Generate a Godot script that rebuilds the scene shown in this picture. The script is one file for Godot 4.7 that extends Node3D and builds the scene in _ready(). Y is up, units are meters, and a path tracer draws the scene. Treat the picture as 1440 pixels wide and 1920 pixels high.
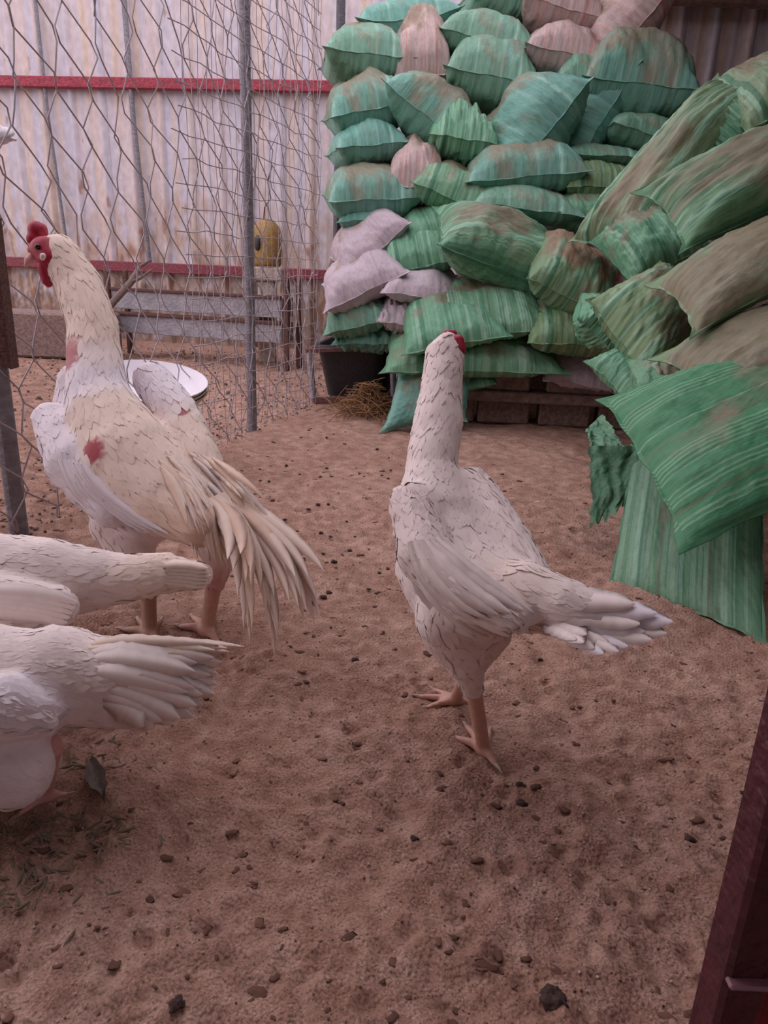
extends Node3D
# A chicken yard: two white game fowl in front, two more at the left edge, a wall of filled sacks, wire fence, tin wall.

const F := 1386.0                       # focal length in pixels of a 1440 x 1920 frame
const EYE := Vector3(0, 0.72, 0)
var cb := Basis()
var rng := RandomNumberGenerator.new()
var used := {}
var M := {}
var soft := FastNoiseLite.new()


class MB:
	var v := PackedVector3Array()
	var t := PackedVector2Array()
	var c := PackedColorArray()
	var n := PackedVector3Array()
	var i := PackedInt32Array()
	var col := Color.WHITE

	func p(a: Vector3, uv := Vector2.ZERO) -> int:
		v.append(a)
		t.append(uv)
		c.append(col)
		return v.size() - 1

	func tri(a: int, b: int, d: int) -> void:
		i.append(a)
		i.append(b)
		i.append(d)

	func quad(a: int, b: int, d: int, e: int) -> void:
		tri(a, b, d)
		tri(a, d, e)

	func face(pts: Array, out: Vector3) -> void:
		var k := []
		var o := out.abs()
		for q in pts:
			var uv := Vector2(q.x, q.z)
			if o.x > o.y and o.x > o.z:
				uv = Vector2(q.z, q.y)
			elif o.z > o.y:
				uv = Vector2(q.x, q.y)
			k.append(p(q, uv))
		if (pts[1] - pts[0]).cross(pts[2] - pts[0]).dot(out) > 0:
			k.reverse()
		for j in range(1, k.size() - 1):
			tri(k[0], k[j], k[j + 1])

	func box(at: Vector3, size: Vector3, bevel := 0.003, turn := Basis()) -> void:
		var h := size / 2.0
		var w := h - Vector3.ONE * minf(bevel, h[h.min_axis_index()] * 0.8)
		var ax := [Vector3.RIGHT, Vector3.UP, Vector3.BACK]
		for a in 3:
			var b := (a + 1) % 3
			var d := (a + 2) % 3
			for s in [-1, 1]:
				var pts := []
				for e in [[-1, -1], [1, -1], [1, 1], [-1, 1]]:
					pts.append(at + turn * (ax[a] * s * h[a] + ax[b] * e[0] * w[b] + ax[d] * e[1] * w[d]))
				face(pts, turn * (ax[a] * s))
				for r in [-1, 1]:
					var q := []
					for e in [-1, 1]:
						q.append(at + turn * (ax[a] * s * h[a] + ax[b] * r * w[b] + ax[d] * e * w[d]))
					for e in [1, -1]:
						q.append(at + turn * (ax[a] * s * w[a] + ax[b] * r * h[b] + ax[d] * e * w[d]))
					face(q, turn * (ax[a] * s + ax[b] * r))
		for x in [-1, 1]:
			for y in [-1, 1]:
				for z in [-1, 1]:
					var s := Vector3(x, y, z)
					face([at + turn * (s * Vector3(h.x, w.y, w.z)), at + turn * (s * Vector3(w.x, h.y, w.z)), at + turn * (s * Vector3(w.x, w.y, h.z))], turn * s)

	func tube(path: Array, rad, sides := 6, caps := true) -> void:
		var up := Vector3.UP
		var rings := []
		var along := 0.0
		for j in path.size():
			var d: Vector3 = (path[mini(j + 1, path.size() - 1)] - path[maxi(j - 1, 0)]).normalized()
			var side := up.cross(d)
			if side.length() < 0.05:
				side = Vector3.RIGHT.cross(d)
			side = side.normalized()
			up = d.cross(side).normalized()
			var r: float = rad[j] if rad is Array else rad
			if j:
				along += path[j].distance_to(path[j - 1])
			var ring := []
			for k in sides + 1:
				var a := TAU * k / sides
				ring.append(p(path[j] + (side * cos(a) + up * sin(a)) * r, Vector2(float(k) / sides, along)))
			rings.append(ring)
		for j in path.size() - 1:
			for k in sides:
				quad(rings[j][k], rings[j + 1][k], rings[j + 1][k + 1], rings[j][k + 1])
		if caps:
			for e in [0, path.size() - 1]:
				var m := p(path[e])
				for k in sides:
					if e:
						tri(m, rings[e][k + 1], rings[e][k])
					else:
						tri(m, rings[e][k], rings[e][k + 1])

	func lump(at: Vector3, turn: Basis, size: Vector3, seed_: int, rough := 0.15, nu := 10, nv := 7) -> void:
		var base := v.size()
		var g := FastNoiseLite.new()
		g.seed = seed_
		g.frequency = 0.9
		for j in nv + 1:
			for k in nu:
				var th := PI * j / nv
				var ph := TAU * k / nu
				var d := Vector3(sin(th) * cos(ph), cos(th), sin(th) * sin(ph))
				p(at + turn * (d * size * (1.0 + rough * 2.0 * g.get_noise_3dv(d * 1.3))), Vector2(float(k) / nu, float(j) / nv))
		for j in nv:
			for k in nu:
				var k2 := (k + 1) % nu
				quad(base + j * nu + k, base + j * nu + k2, base + (j + 1) * nu + k2, base + (j + 1) * nu + k)

	func grid(nu: int, nv: int, f: Callable, flip := false) -> void:
		var base := v.size()
		for b in nv + 1:
			for a in nu + 1:
				p(f.call(float(a) / nu, float(b) / nv), Vector2(float(a) / nu, float(b) / nv))
		for b in nv:
			for a in nu:
				var q := base + b * (nu + 1) + a
				if flip:
					quad(q, q + nu + 1, q + nu + 2, q + 1)
				else:
					quad(q, q + 1, q + nu + 2, q + nu + 1)

	func normals() -> void:
		n.resize(v.size())
		n.fill(Vector3.ZERO)
		for k in range(0, i.size(), 3):
			var a := v[i[k]]
			var w := (v[i[k + 2]] - a).cross(v[i[k + 1]] - a)
			n[i[k]] += w
			n[i[k + 1]] += w
			n[i[k + 2]] += w
		for k in n.size():
			n[k] = n[k].normalized() if n[k].length_squared() > 0.0 else Vector3.UP

	func mesh(about := Vector3.ZERO) -> ArrayMesh:
		if n.size() != v.size():
			normals()
		if about != Vector3.ZERO:
			for k in v.size():
				v[k] -= about
		var a := []
		a.resize(Mesh.ARRAY_MAX)
		a[Mesh.ARRAY_VERTEX] = v
		a[Mesh.ARRAY_NORMAL] = n
		a[Mesh.ARRAY_TEX_UV] = t
		a[Mesh.ARRAY_COLOR] = c
		a[Mesh.ARRAY_INDEX] = i
		var m := ArrayMesh.new()
		m.add_surface_from_arrays(Mesh.PRIMITIVE_TRIANGLES, a)
		return m


func ray(x: float, y: float) -> Vector3:
	return cb * Vector3((x - 720.0) / F, (960.0 - y) / F, -1.0)


func at(x: float, y: float, d: float) -> Vector3:      # the point at depth d on the line of sight through a pixel of the photograph
	return EYE + ray(x, y) * d


func on_ground(x: float, y: float, h := 0.0) -> Vector3:
	var r := ray(x, y)
	return EYE + r * ((h - EYE.y) / r.y)


func numbered(called: String) -> String:
	if not used.has(called):
		used[called] = 0
		return called
	used[called] += 1
	return "%s_%03d" % [called, used[called]]


func tag(o: Node, label: String, category := "", group := "", kind := "") -> Node:
	if label:
		o.set_meta("label", label)
	if category:
		o.set_meta("category", category)
	if group:
		o.set_meta("group", group)
	if kind:
		o.set_meta("kind", kind)
	return o


func thing(called: String, where: Vector3, label: String, category: String, group := "", kind := "") -> Node3D:
	var o := Node3D.new()
	o.name = numbered(called)
	add_child(o)
	o.position = where
	tag(o, label, category, group, kind)
	return o


func obj(called: String, shape, mat: Material, parent: Node3D = self) -> MeshInstance3D:
	var o := MeshInstance3D.new()
	o.name = numbered(called) if parent == self else called
	var about := Vector3.ZERO
	var w := parent
	while w != self and w is Node3D:
		about += w.position
		w = w.get_parent()
	o.mesh = shape.mesh(about) if shape is MB else shape
	o.material_override = mat
	parent.add_child(o, true)
	return o


func paint(hex: String, rough := 0.8, metal := 0.0) -> StandardMaterial3D:
	var m := StandardMaterial3D.new()
	m.albedo_color = Color(hex)
	m.roughness = rough
	m.metallic = metal
	return m


func vertex_paint(rough := 0.8) -> StandardMaterial3D:
	var m := paint("ffffff", rough)
	m.vertex_color_use_as_albedo = true
	return m


func picture(w: int, h: int, f: Callable) -> ImageTexture:
	var b := PackedByteArray()
	b.resize(w * h * 3)
	var k := 0
	for y in h:
		for x in w:
			var q: Color = f.call(x, y)
			b[k] = int(clampf(q.r, 0, 1) * 255.0)
			b[k + 1] = int(clampf(q.g, 0, 1) * 255.0)
			b[k + 2] = int(clampf(q.b, 0, 1) * 255.0)
			k += 3
	return ImageTexture.create_from_image(Image.create_from_data(w, h, false, Image.FORMAT_RGB8, b))


func noise(s: int, freq: float, octaves := 3) -> FastNoiseLite:
	var g := FastNoiseLite.new()
	g.seed = s
	g.frequency = freq
	g.fractal_octaves = octaves
	return g


func bumps(s: int, freq: float, strength: float, side := 512) -> NoiseTexture2D:
	var t := NoiseTexture2D.new()
	t.width = side
	t.height = side
	t.seamless = true
	t.as_normal_map = true
	t.bump_strength = strength
	t.noise = noise(s, freq, 4)
	return t


func speckled(hex: String, hex2: String, s: int, freq: float, rough := 0.85, scale := 2.0, bump := 2.0) -> StandardMaterial3D:
	var a := Color(hex)
	var b := Color(hex2)
	var g := noise(s, freq, 4)
	var m := paint("ffffff", rough)
	m.albedo_texture = picture(192, 192, func(x, y): return a.lerp(b, clampf(0.5 + 1.1 * g.get_noise_2d(x, y), 0, 1)))
	m.normal_enabled = true
	m.normal_texture = M.grain
	m.normal_scale = bump * 0.3
	m.uv1_triplanar = true
	m.uv1_scale = Vector3.ONE * scale
	return m


# bones that follow one another end to end are one chain; only chains are blended with each other
func chains(bones: Array) -> Array:
	var out := []
	for b in bones:
		if b.size() < 9:
			var ab: Vector3 = b[1] - b[0]
			b.append(ab)
			b.append(1.0 / maxf(ab.length_squared(), 1e-9))
		if out and out[-1][-1][1].distance_to(b[0]) < 1e-5:
			out[-1].append(b)
		else:
			out.append([b])
	return out


# ------------------------------------------------------------------ bodies: smooth union of tapered bones, meshed as surface nets
func blob(bones: Array, cell: float, k: float, bumpy := 0.0) -> MB:
	var lo := Vector3.ONE * 1e9
	var hi := -lo
	for b in bones:
		for e in 2:
			lo = lo.min(b[e] - Vector3.ONE * (b[2 + e] + k))
			hi = hi.max(b[e] + Vector3.ONE * (b[2 + e] + k))
	lo -= Vector3.ONE * cell * 2.0
	var nx := int((hi.x - lo.x) / cell) + 3
	var ny := int((hi.y - lo.y) / cell) + 3
	var nz := int((hi.z - lo.z) / cell) + 3
	var g := PackedFloat32Array()
	g.resize(nx * ny * nz)
	g.fill(1.0)
	for chain in chains(bones):
		var c0 := Vector3.ONE * 1e9
		var c1 := -c0
		for b in chain:
			var pad := Vector3.ONE * (maxf(b[2], b[3]) + k + cell)
			c0 = c0.min(b[0].min(b[1]) - pad)
			c1 = c1.max(b[0].max(b[1]) + pad)
		c0 = (c0 - lo) / cell
		c1 = (c1 - lo) / cell
		for z in range(maxi(0, int(c0.z)), mini(nz, int(c1.z) + 1)):
			for y in range(maxi(0, int(c0.y)), mini(ny, int(c1.y) + 1)):
				var row := (z * ny + y) * nx
				for x in range(maxi(0, int(c0.x)), mini(nx, int(c1.x) + 1)):
					var q := lo + Vector3(x, y, z) * cell
					var d := 1.0
					for b in chain:
						var ab: Vector3 = b[4 + 3]
						var r: Vector3 = q - b[0]
						var u := clampf(r.dot(ab) * b[8], 0.0, 1.0)
						d = minf(d, (r - ab * u).length() - b[2] - (b[3] - b[2]) * u)
					var old := g[row + x]
					var h := maxf(k - absf(d - old), 0.0) / k
					g[row + x] = minf(d, old) - h * h * k * 0.25
	if bumpy > 0.0:
		var w := 0
		for z in nz:
			for y in ny:
				for x in nx:
					if absf(g[w]) < 0.03:
						g[w] += bumpy * soft.get_noise_3d(lo.x + x * cell, lo.y + y * cell, lo.z + z * cell)
					w += 1
	var m := MB.new()
	var at_cell := {}
	var off := [0, 1, nx, nx + 1, nx * ny, nx * ny + 1, nx * ny + nx, nx * ny + nx + 1]
	var edges := [[0, 1], [2, 3], [4, 5], [6, 7], [0, 2], [1, 3], [4, 6], [5, 7], [0, 4], [1, 5], [2, 6], [3, 7]]
	for z in nz - 1:
		for y in ny - 1:
			var row := (z * ny + y) * nx
			for x in nx - 1:
				var q := row + x
				var v0 := g[q]
				if absf(v0) > cell * 3.0:
					continue
				var inside := 0
				for e in 8:
					if g[q + off[e]] < 0.0:
						inside += 1
				if inside == 0 or inside == 8:
					continue
				var s := Vector3.ZERO
				var cnt := 0
				for e in edges:
					var a: float = g[q + off[e[0]]]
					var b: float = g[q + off[e[1]]]
					if (a < 0.0) != (b < 0.0):
						var f := a / (a - b)
						var pa := Vector3(e[0] & 1, (e[0] >> 1) & 1, e[0] >> 2)
						var pb := Vector3(e[1] & 1, (e[1] >> 1) & 1, e[1] >> 2)
						s += pa.lerp(pb, f)
						cnt += 1
				at_cell[q] = m.p(lo + (Vector3(x, y, z) + s / cnt) * cell)
	var step := [1, nx, nx * ny]
	for q in at_cell:
		for ax in 3:
			var inside: bool = g[q] < 0.0
			if inside == (g[q + step[ax]] < 0.0):
				continue
			var u: int = step[(ax + 1) % 3]
			var w: int = step[(ax + 2) % 3]
			if not (at_cell.has(q - u) and at_cell.has(q - w) and at_cell.has(q - u - w)):
				continue
			var a: int = at_cell[q - u - w]
			var b: int = at_cell[q - w]
			var c: int = at_cell[q]
			var d: int = at_cell[q - u]
			if inside:
				m.quad(a, d, c, b)
			else:
				m.quad(a, b, c, d)
	m.normals()
	return m


# [x, y, depth, radius in px] twice -> a bone in metres
func bone(a: Array, b: Array, tint := "w", flen := 0.035, fwid := 0.018) -> Array:
	return [at(a[0], a[1], a[2]), at(b[0], b[1], b[2]), a[3] * a[2] / F + 0.002, b[3] * b[2] / F + 0.002, tint, flen, fwid]


func tint_of(name_: String) -> Color:
	var h := {"w": "f1e4df", "cool": "f2ebf1", "cream": "f2dfd0", "buff": "ecd0bc", "red": "a8233f", "pink": "d9a8a4", "leg": "cb9f8e", "legr": "a27c68", "grey": "e2d3cf"}
	return Color(h[name_]).srgb_to_linear()


# for a point: [flow, colour, feather length, feather width] from the bones around it
func coat(bones: Array, q: Vector3) -> Array:
	var flow := Vector3.ZERO
	var c := Color(0, 0, 0)
	var fl := 0.0
	var fw := 0.0
	var sum := 0.0
	for b in bones:
		var ab: Vector3 = b[1] - b[0]
		var u := clampf((q - b[0]).dot(ab) / maxf(ab.length_squared(), 1e-9), 0.0, 1.0)
		var d: float = maxf(0.0, (q - b[0] - ab * u).length() - lerpf(b[2], b[3], u))
		var w := exp(-d * 160.0)
		flow += ab.normalized() * w
		c += tint_of(b[4]) * w
		fl += b[5] * w
		fw += b[6] * w
		sum += w
	sum = maxf(sum, 1e-9)
	return [flow.normalized(), c / sum, fl / sum, fw / sum]


func field(bones: Array, q: Vector3) -> float:        # the same smooth union that blob() meshes
	var v := 1.0
	var d := 1.0
	var last := Vector3.INF
	for b in bones:
		var a: Vector3 = b[0]
		var ab: Vector3 = b[1] - a
		var r := q - a
		var u := clampf(r.dot(ab) / maxf(ab.length_squared(), 1e-9), 0.0, 1.0)
		var e: float = (r - ab * u).length() - b[2] - (b[3] - b[2]) * u
		if last.distance_to(a) < 1e-5:
			d = minf(d, e)
		else:
			var h := maxf(0.016 - absf(d - v), 0.0) / 0.016
			v = minf(d, v) - h * h * 0.004
			d = e
		last = b[1]
	var h2 := maxf(0.016 - absf(d - v), 0.0) / 0.016
	v = minf(d, v) - h2 * h2 * 0.004
	return v + 0.003 * soft.get_noise_3dv(q)


func slope(bones: Array, q: Vector3) -> Vector3:
	var e := 0.002
	var v := field(bones, q)
	return Vector3(field(bones, q + Vector3(e, 0, 0)) - v, field(bones, q + Vector3(0, e, 0)) - v, field(bones, q + Vector3(0, 0, e)) - v).normalized()


# small covert feathers that lie on the body, each following its curve
func plumage(body: MB, bones: Array, count: int, s: int, patches: Array) -> MB:
	var m := MB.new()
	var r := RandomNumberGenerator.new()
	r.seed = s
	var prof := [0.4, 0.9, 1.0, 0.72, 0.10]
	for k in count:
		var q := r.randi() % body.v.size()
		var pos := body.v[q]
		var up := body.n[q]
		var f := coat(bones, pos)
		if f[2] < 0.006:
			continue
		var bare := false
		for e in patches:
			if e[2] == "red" and pos.distance_to(e[0]) < e[1] * 1.05 or e[2] == "red" and (pos + f[0] * f[2]).distance_to(e[0]) < e[1] * 0.95:
				bare = true
		var along: Vector3 = f[0] - up * up.dot(f[0])
		if bare or along.length() < 0.15:
			continue
		along = along.normalized().rotated(up, r.randf_range(-0.2, 0.2))
		var l: float = f[2] * r.randf_range(0.8, 1.2)
		var wd: float = f[3] * r.randf_range(0.8, 1.15) * 0.5
		m.col = f[1] * r.randf_range(0.95, 1.03)
		var base := m.v.size()
		for j in 5:
			if j:
				along = (along - up * up.dot(along)).normalized()
				pos += along * l * 0.25
				up = slope(bones, pos)
				pos -= up * field(bones, pos)
			var side := along.cross(up).normalized()
			var lift := up * (0.0006 + 0.00008 * j * j)
			m.p(pos + lift * 0.4 - side * wd * prof[j])
			m.p(pos + lift)
			m.p(pos + lift * 0.4 + side * wd * prof[j])
		for j in 4:
			for e in 2:
				var a := base + j * 3 + e
				m.quad(a, a + 1, a + 4, a + 3)
	return m


# a long feather along a cubic path: shaft, two vanes, ragged edge
func quill(p0: Vector3, p1: Vector3, p2: Vector3, p3: Vector3, width: float, face_: Vector3, col: String, s: int, tip := 0.15) -> MB:
	var m := MB.new()
	m.col = tint_of(col)
	var r := RandomNumberGenerator.new()
	r.seed = s
	var nn := 22
	var left := []
	var mid := []
	var right := []
	var under := []
	for j in nn + 1:
		var u := float(j) / nn
		var c := p0.bezier_interpolate(p1, p2, p3, u)
		var d := p0.bezier_derivative(p1, p2, p3, clampf(u, 0.01, 0.99)).normalized()
		var side := d.cross(face_).normalized()
		var up := side.cross(d).normalized()
		var w := width * 0.5 * minf(1.0, 0.30 + u * 2.2) * lerpf(1.0, tip, pow(u, 2.2)) * sqrt(clampf((1.0 - u) * 6.0 + 0.01, 0, 1))
		var tone := r.randf_range(0.95, 1.02)
		m.col = tint_of(col) * tone
		left.append(m.p(c - side * w * r.randf_range(0.9, 1.06) - up * w * 0.10))
		mid.append(m.p(c + up * (w * 0.10 + 0.0008)))
		right.append(m.p(c + side * w * r.randf_range(0.9, 1.06) - up * w * 0.10))
		under.append(m.p(c - up * 0.0012))
	for j in nn:
		m.quad(left[j], mid[j], mid[j + 1], left[j + 1])
		m.quad(mid[j], right[j], right[j + 1], mid[j + 1])
		m.quad(under[j], left[j], left[j + 1], under[j + 1])
		m.quad(right[j], under[j], under[j + 1], right[j + 1])
	return m


# the point on a bird's coat behind a pixel; where the sight line misses the bird, at the depth given
func on_coat(bones: Array, x: float, y: float, d0: float, miss: float, lift := 0.003) -> Vector3:
	var d := d0
	for k in 60:
		var v := field(bones, at(x, y, d))
		if v < 0.001:
			var q := at(x, y, d)
			return q + slope(bones, q) * lift
		d += maxf(v * 0.8, 0.001)
		if d > miss + 0.12:
			break
	return at(x, y, miss)


func fowl(called: String, foot: Vector3, label: String, category: String, bones: Array, count: int, s: int, patches := [], cell := 0.0075) -> Node3D:
	var o := thing(called, foot, label, category)
	var body := blob(bones, cell, 0.016, 0.003)
	var g := noise(s, 70.0, 3)
	for k in body.v.size():
		var f := coat(bones, body.v[k])
		var c: Color = f[1] * (1.0 + 0.05 * g.get_noise_3dv(body.v[k]))
		for e in patches:
			var d: float = body.v[k].distance_to(e[0]) / e[1] + 0.35 * g.get_noise_3dv(body.v[k] * 2.0)
			c = c.lerp(tint_of(e[2]), clampf((1.0 - d) * 5.0, 0, 1) * e[3])
		body.c[k] = c
	var pl := plumage(body, bones, count, s, patches)
	obj("body", body, M.feather, o)
	tag(obj("plumage", pl, M.feather, o), "", "", "", "stuff")
	return o


func shank(o: Node3D, hock: Vector3, ankle: Vector3, heading: Vector3, r: float, tint: String, s: int, toe := 0.075) -> void:
	var bones := [[hock, ankle, r * 1.15, r, tint, 0.0, 0.0], [hock + Vector3(0, 0.012, 0), hock, r * 1.2, r * 1.25, tint, 0.0, 0.0]]
	var side := heading.cross(Vector3.UP).normalized()
	var claws := MB.new()
	claws.col = Color(0.42, 0.30, 0.25)
	for a in [-0.6, 0.0, 0.6, 3.0]:
		var d: Vector3 = (heading * cos(a) + side * sin(a)).normalized()
		var l := toe * (0.5 if a > 2.0 else 1.0 if a == 0.0 else 0.82)
		var k := Vector3(ankle.x, 0.0, ankle.z) + d * l * 0.5 + Vector3(0, r * 0.95, 0)
		var e := Vector3(ankle.x, 0.0, ankle.z) + d * l + Vector3(0, r * 0.45, 0)
		bones.append([ankle, k, r * 0.8, r * 0.62, tint, 0.0, 0.0])
		bones.append([k, e, r * 0.62, r * 0.42, tint, 0.0, 0.0])
		claws.tube([e, e + d * r * 1.1 + Vector3(0, r * 0.1, 0), e + d * r * 2.0 - Vector3(0, r * 0.25, 0)], [r * 0.36, r * 0.25, 0.0006], 6)
	var leg := blob(bones, 0.0035, 0.008)
	var g := noise(s, 90.0, 2)
	for k in leg.v.size():
		var b: float = sin(leg.v[k].y * 900.0)
		leg.c[k] = tint_of(tint) * (1.0 + 0.12 * g.get_noise_3dv(leg.v[k]) + (0.05 if b > 0.55 else 0.0))
	var lo := obj("leg", leg, M.skin, o)
	obj("claw", claws, M.skin, lo)


# ------------------------------------------------------------------ sacks
func sack_picture(base: String, lines: Array, dust: float, s: int, dust_col := "82735f") -> ImageTexture:
	var w := 224
	var h := 384
	var cols := []
	var b := Color(base)
	var r := RandomNumberGenerator.new()
	r.seed = s
	for x in w:
		var c := b.lightened(r.randf_range(0, 0.07)) if x % 3 else b.darkened(r.randf_range(0, 0.07))
		for l in lines:
			var d := absf(float(x) / w - l[0])
			if d < l[1]:
				c = c.lerp(Color(l[2]), l[3])
		cols.append(c)
	var g := noise(s, 0.016, 4)
	var g2 := noise(s + 7, 0.11, 3)
	var dc := Color(dust_col)
	return picture(w, h, func(x, y):
		var c: Color = cols[x]
		if x % 4 == 0 and y % 4 < 2:
			c = c.darkened(0.06)
		var top := 1.0 if y < h / 2 else 0.25
		var far := Vector2((x - w * 0.5) / (w * 0.42), (y - h * 0.18) / (h * 0.20)).length()
		var k := clampf((dust * 1.9 - far + g.get_noise_2d(x, y) * 0.9 + 0.35) * 1.1, 0, 0.74) * top
		k = clampf(k * (1.0 + 0.5 * g2.get_noise_2d(x * 2.0, y * 2.0)) + 0.10 * g2.get_noise_2d(x, y) + 0.07, 0, 0.9)
		return c.lerp(dc, k).darkened(0.05 * g2.get_noise_2d(y, x)))


func sack_paint(name_: String, base: String, lines: Array, dust: float, s: int, dust_col := "82735f") -> void:
	var m := paint("ffffff", 0.62)
	m.albedo_texture = sack_picture(base, lines, dust, s, dust_col)
	m.normal_enabled = true
	m.normal_texture = M.creases
	m.normal_scale = 0.45
	M[name_] = m


func gather(v: float) -> float:
	return lerpf(1.0, 0.20, smoothstep(0.35, 0.84, v)) + 0.30 * smoothstep(0.86, 1.0, v)


func sack_point(u: float, v: float, y: float, l: float, w: float, o: Dictionary) -> Vector3:
	var pinch: float = o.get("pinch", 0.07)
	var x := l * 0.5 * u * (1.0 - pinch * u * u * (1.0 - v * v))
	var z := w * 0.5 * v * (1.0 - pinch * v * v * (1.0 - u * u))
	if o.has("tie_z"):
		x *= gather(v)
		y *= gather(v)
	if o.has("tie_x"):
		var e: float = o.tie_x
		z *= gather(u * e)
		y *= gather(u * e)
	if o.has("taper"):                 # one end narrower
		z *= 1.0 - o.taper * u
		y *= 1.0 - o.taper * 0.6 * u
	y += o.get("bend", 0.0) * l * (u * u - 0.35) + o.get("sag", 0.0) * w * (v * v - 0.35) + o.get("twist", 0.0) * w * u * v
	return Vector3(x + o.get("shear", 0.0) * v * 0.5, y, z)


func sack_shape(l: float, w: float, t: float, s: int, o: Dictionary) -> Array:
	var big: bool = o.has("near")
	var nu := 46 if big else 30
	var nv := 38 if big else 24
	var g := noise(s, 1.0, 2)
	var body := MB.new()
	var e: float = o.get("round", 0.47)
	for face in [1.0, -1.0]:
		var base := body.v.size()
		for b in nv + 1:
			for a in nu + 1:
				var u := lerpf(-0.95, 0.95, float(a) / nu)
				var v := lerpf(-0.95, 0.95, float(b) / nv)
				u = signf(u) * pow(absf(u) / 0.95, 0.85) * 0.95
				v = signf(v) * pow(absf(v) / 0.95, 0.85) * 0.95
				var hu := pow(maxf(0.0, 1.0 - pow(absf(u) / 0.95, 2.6)), e)
				var hv := pow(maxf(0.0, 1.0 - pow(absf(v) / 0.95, 2.6)), e)
				var edge := maxf(absf(u), absf(v))
				var y := t * 0.5 * hu * hv * (1.08 if face > 0 else 0.92)
				y *= 1.0 + 0.22 * g.get_noise_3d(u * 1.1, face * 3.0, v * 1.1)
				var rid := 0.0
				if absf(u) > absf(v):
					rid = 1.0 - absf(g.get_noise_3d(u * 1.6, 5.0 + face, v * 6.5)) * 2.6
				else:
					rid = 1.0 - absf(g.get_noise_3d(u * 6.5, 9.0 + face, v * 1.6)) * 2.6
				var rid2 := 1.0 - absf(g.get_noise_3d(u * 3.1 + v, 15.0 + face, v * 3.1 - u * 2.0)) * 2.4
				y -= t * (0.050 * maxf(0, rid) * smoothstep(0.30, 0.9, edge) + o.get("crumple", 0.022) * maxf(0, rid2)) * minf(1.0, hu * hv * 3.0)
				var q := sack_point(u, v, face * maxf(y, 0.001), l, w, o)
				var uv := Vector2(u * 0.5 + 0.5, v * 0.5 + 0.5)
				if o.has("along_x"):
					uv = Vector2(uv.y, uv.x)
				uv.y = uv.y * 0.5 + (0.0 if face > 0 else 0.5)
				body.p(q, uv)
		for b in nv:
			for a in nu:
				var q := base + b * (nu + 1) + a
				if face > 0:
					body.quad(q, q + 1, q + nu + 2, q + nu + 1)
				else:
					body.quad(q, q + nu + 1, q + nu + 2, q + 1)
	body.normals()
	# the sewn hem that runs round the sack
	var hem := MB.new()
	var rows := []
	var seg := 22 if big else 14
	var ph := s * 1.7
	for side in 4:
		for k in seg:
			var f := lerpf(-1.0, 1.0, float(k) / seg)
			var uv: Vector2 = [Vector2(f, 1), Vector2(1, -f), Vector2(-f, -1), Vector2(-1, f)][side]
			var wave := 0.0035 * sin(f * 6.0 + ph + side) + 0.0018 * sin(f * 15.0 + ph * 2.0)
			var inner := sack_point(uv.x * 0.945, uv.y * 0.945, 0.0, l, w, o)
			var outer := sack_point(uv.x * (0.965 + 0.04 * pow(absf(f), 6.0) + 0.01 * sin(f * 13.0 + ph)), uv.y * (0.965 + 0.04 * pow(absf(f), 6.0) + 0.01 * sin(f * 17.0 + ph)), wave, l, w, o)
			var tex := Vector2(uv.x * 0.5 + 0.5, uv.y * 0.25 + 0.25)
			if o.has("along_x"):
				tex = Vector2(uv.y * 0.5 + 0.5, uv.x * 0.25 + 0.25)
			var up := Vector3(0, 0.0022, 0)
			rows.append([hem.p(inner + up, tex), hem.p(outer + up * 0.6, tex), hem.p(outer - up * 0.6, tex), hem.p(inner - up, tex)])
	for k in rows.size():
		var a: Array = rows[k]
		var b: Array = rows[(k + 1) % rows.size()]
		for j in 3:
			hem.quad(a[j], a[j + 1], b[j + 1], b[j])
	hem.normals()
	return [body, hem]


# x, y, depth: where the middle of the front shows; w, h: width and height there in photograph pixels; lz: length into the heap
func sack(x: float, y: float, d: float, w: float, h: float, lz: float, roll: float, tilt: float, yaw: float, mat: String, label: String, o := {}, group := "filled sacks heaped along the back") -> Node3D:
	var turn := Basis(Vector3.UP, deg_to_rad(yaw)) * Basis(Vector3.BACK, deg_to_rad(roll)) * Basis(Vector3.RIGHT, deg_to_rad(tilt))
	var l := w * 1.12 * d / F
	var t: float = h * 1.20 * d / F * o.get("fat", 1.0)
	var n := thing("sack", at(x, y, d + lz * o.get("back", 0.35)), label, "sack", group)
	var s: int = hash(label) % 9973
	var shp := sack_shape(l, lz, t, s, o)
	var body := MeshInstance3D.new()
	for k in 2:
		var b := MeshInstance3D.new()
		b.name = ["bag", "hem"][k]
		b.mesh = shp[k].mesh()
		b.material_override = M[mat]
		n.add_child(b)
	n.basis = turn
	return n


# a big sack by three of its corners: left back, left front, right front, each [x, y, depth]; thick in photograph pixels at the left front
func sack_across(a: Array, b: Array, c: Array, thick: float, mat: String, label: String, o := {}, group := "filled sacks heaped on the right") -> Node3D:
	var pa := at(a[0], a[1], a[2])
	var pb := at(b[0], b[1], b[2])
	var pc := at(c[0], c[1], c[2])
	var x := (pc - pb).normalized()
	var z := pb - pa
	o["shear"] = x.dot(z)
	z -= x * x.dot(z)
	var w := z.length()
	z = z.normalized()
	var y := z.cross(x)
	var l := (pc - pb).length()
	var n := thing("sack", (pa + pc) / 2.0, label, "sack", group)
	o["near"] = 1
	var shp := sack_shape(l, w, thick * b[2] / F, hash(label) % 9973, o)
	for k in 2:
		var m := MeshInstance3D.new()
		m.name = ["bag", "hem"][k]
		m.mesh = shp[k].mesh()
		m.material_override = M[mat]
		n.add_child(m)
	n.basis = Basis(x, y, z)
	return n


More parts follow.
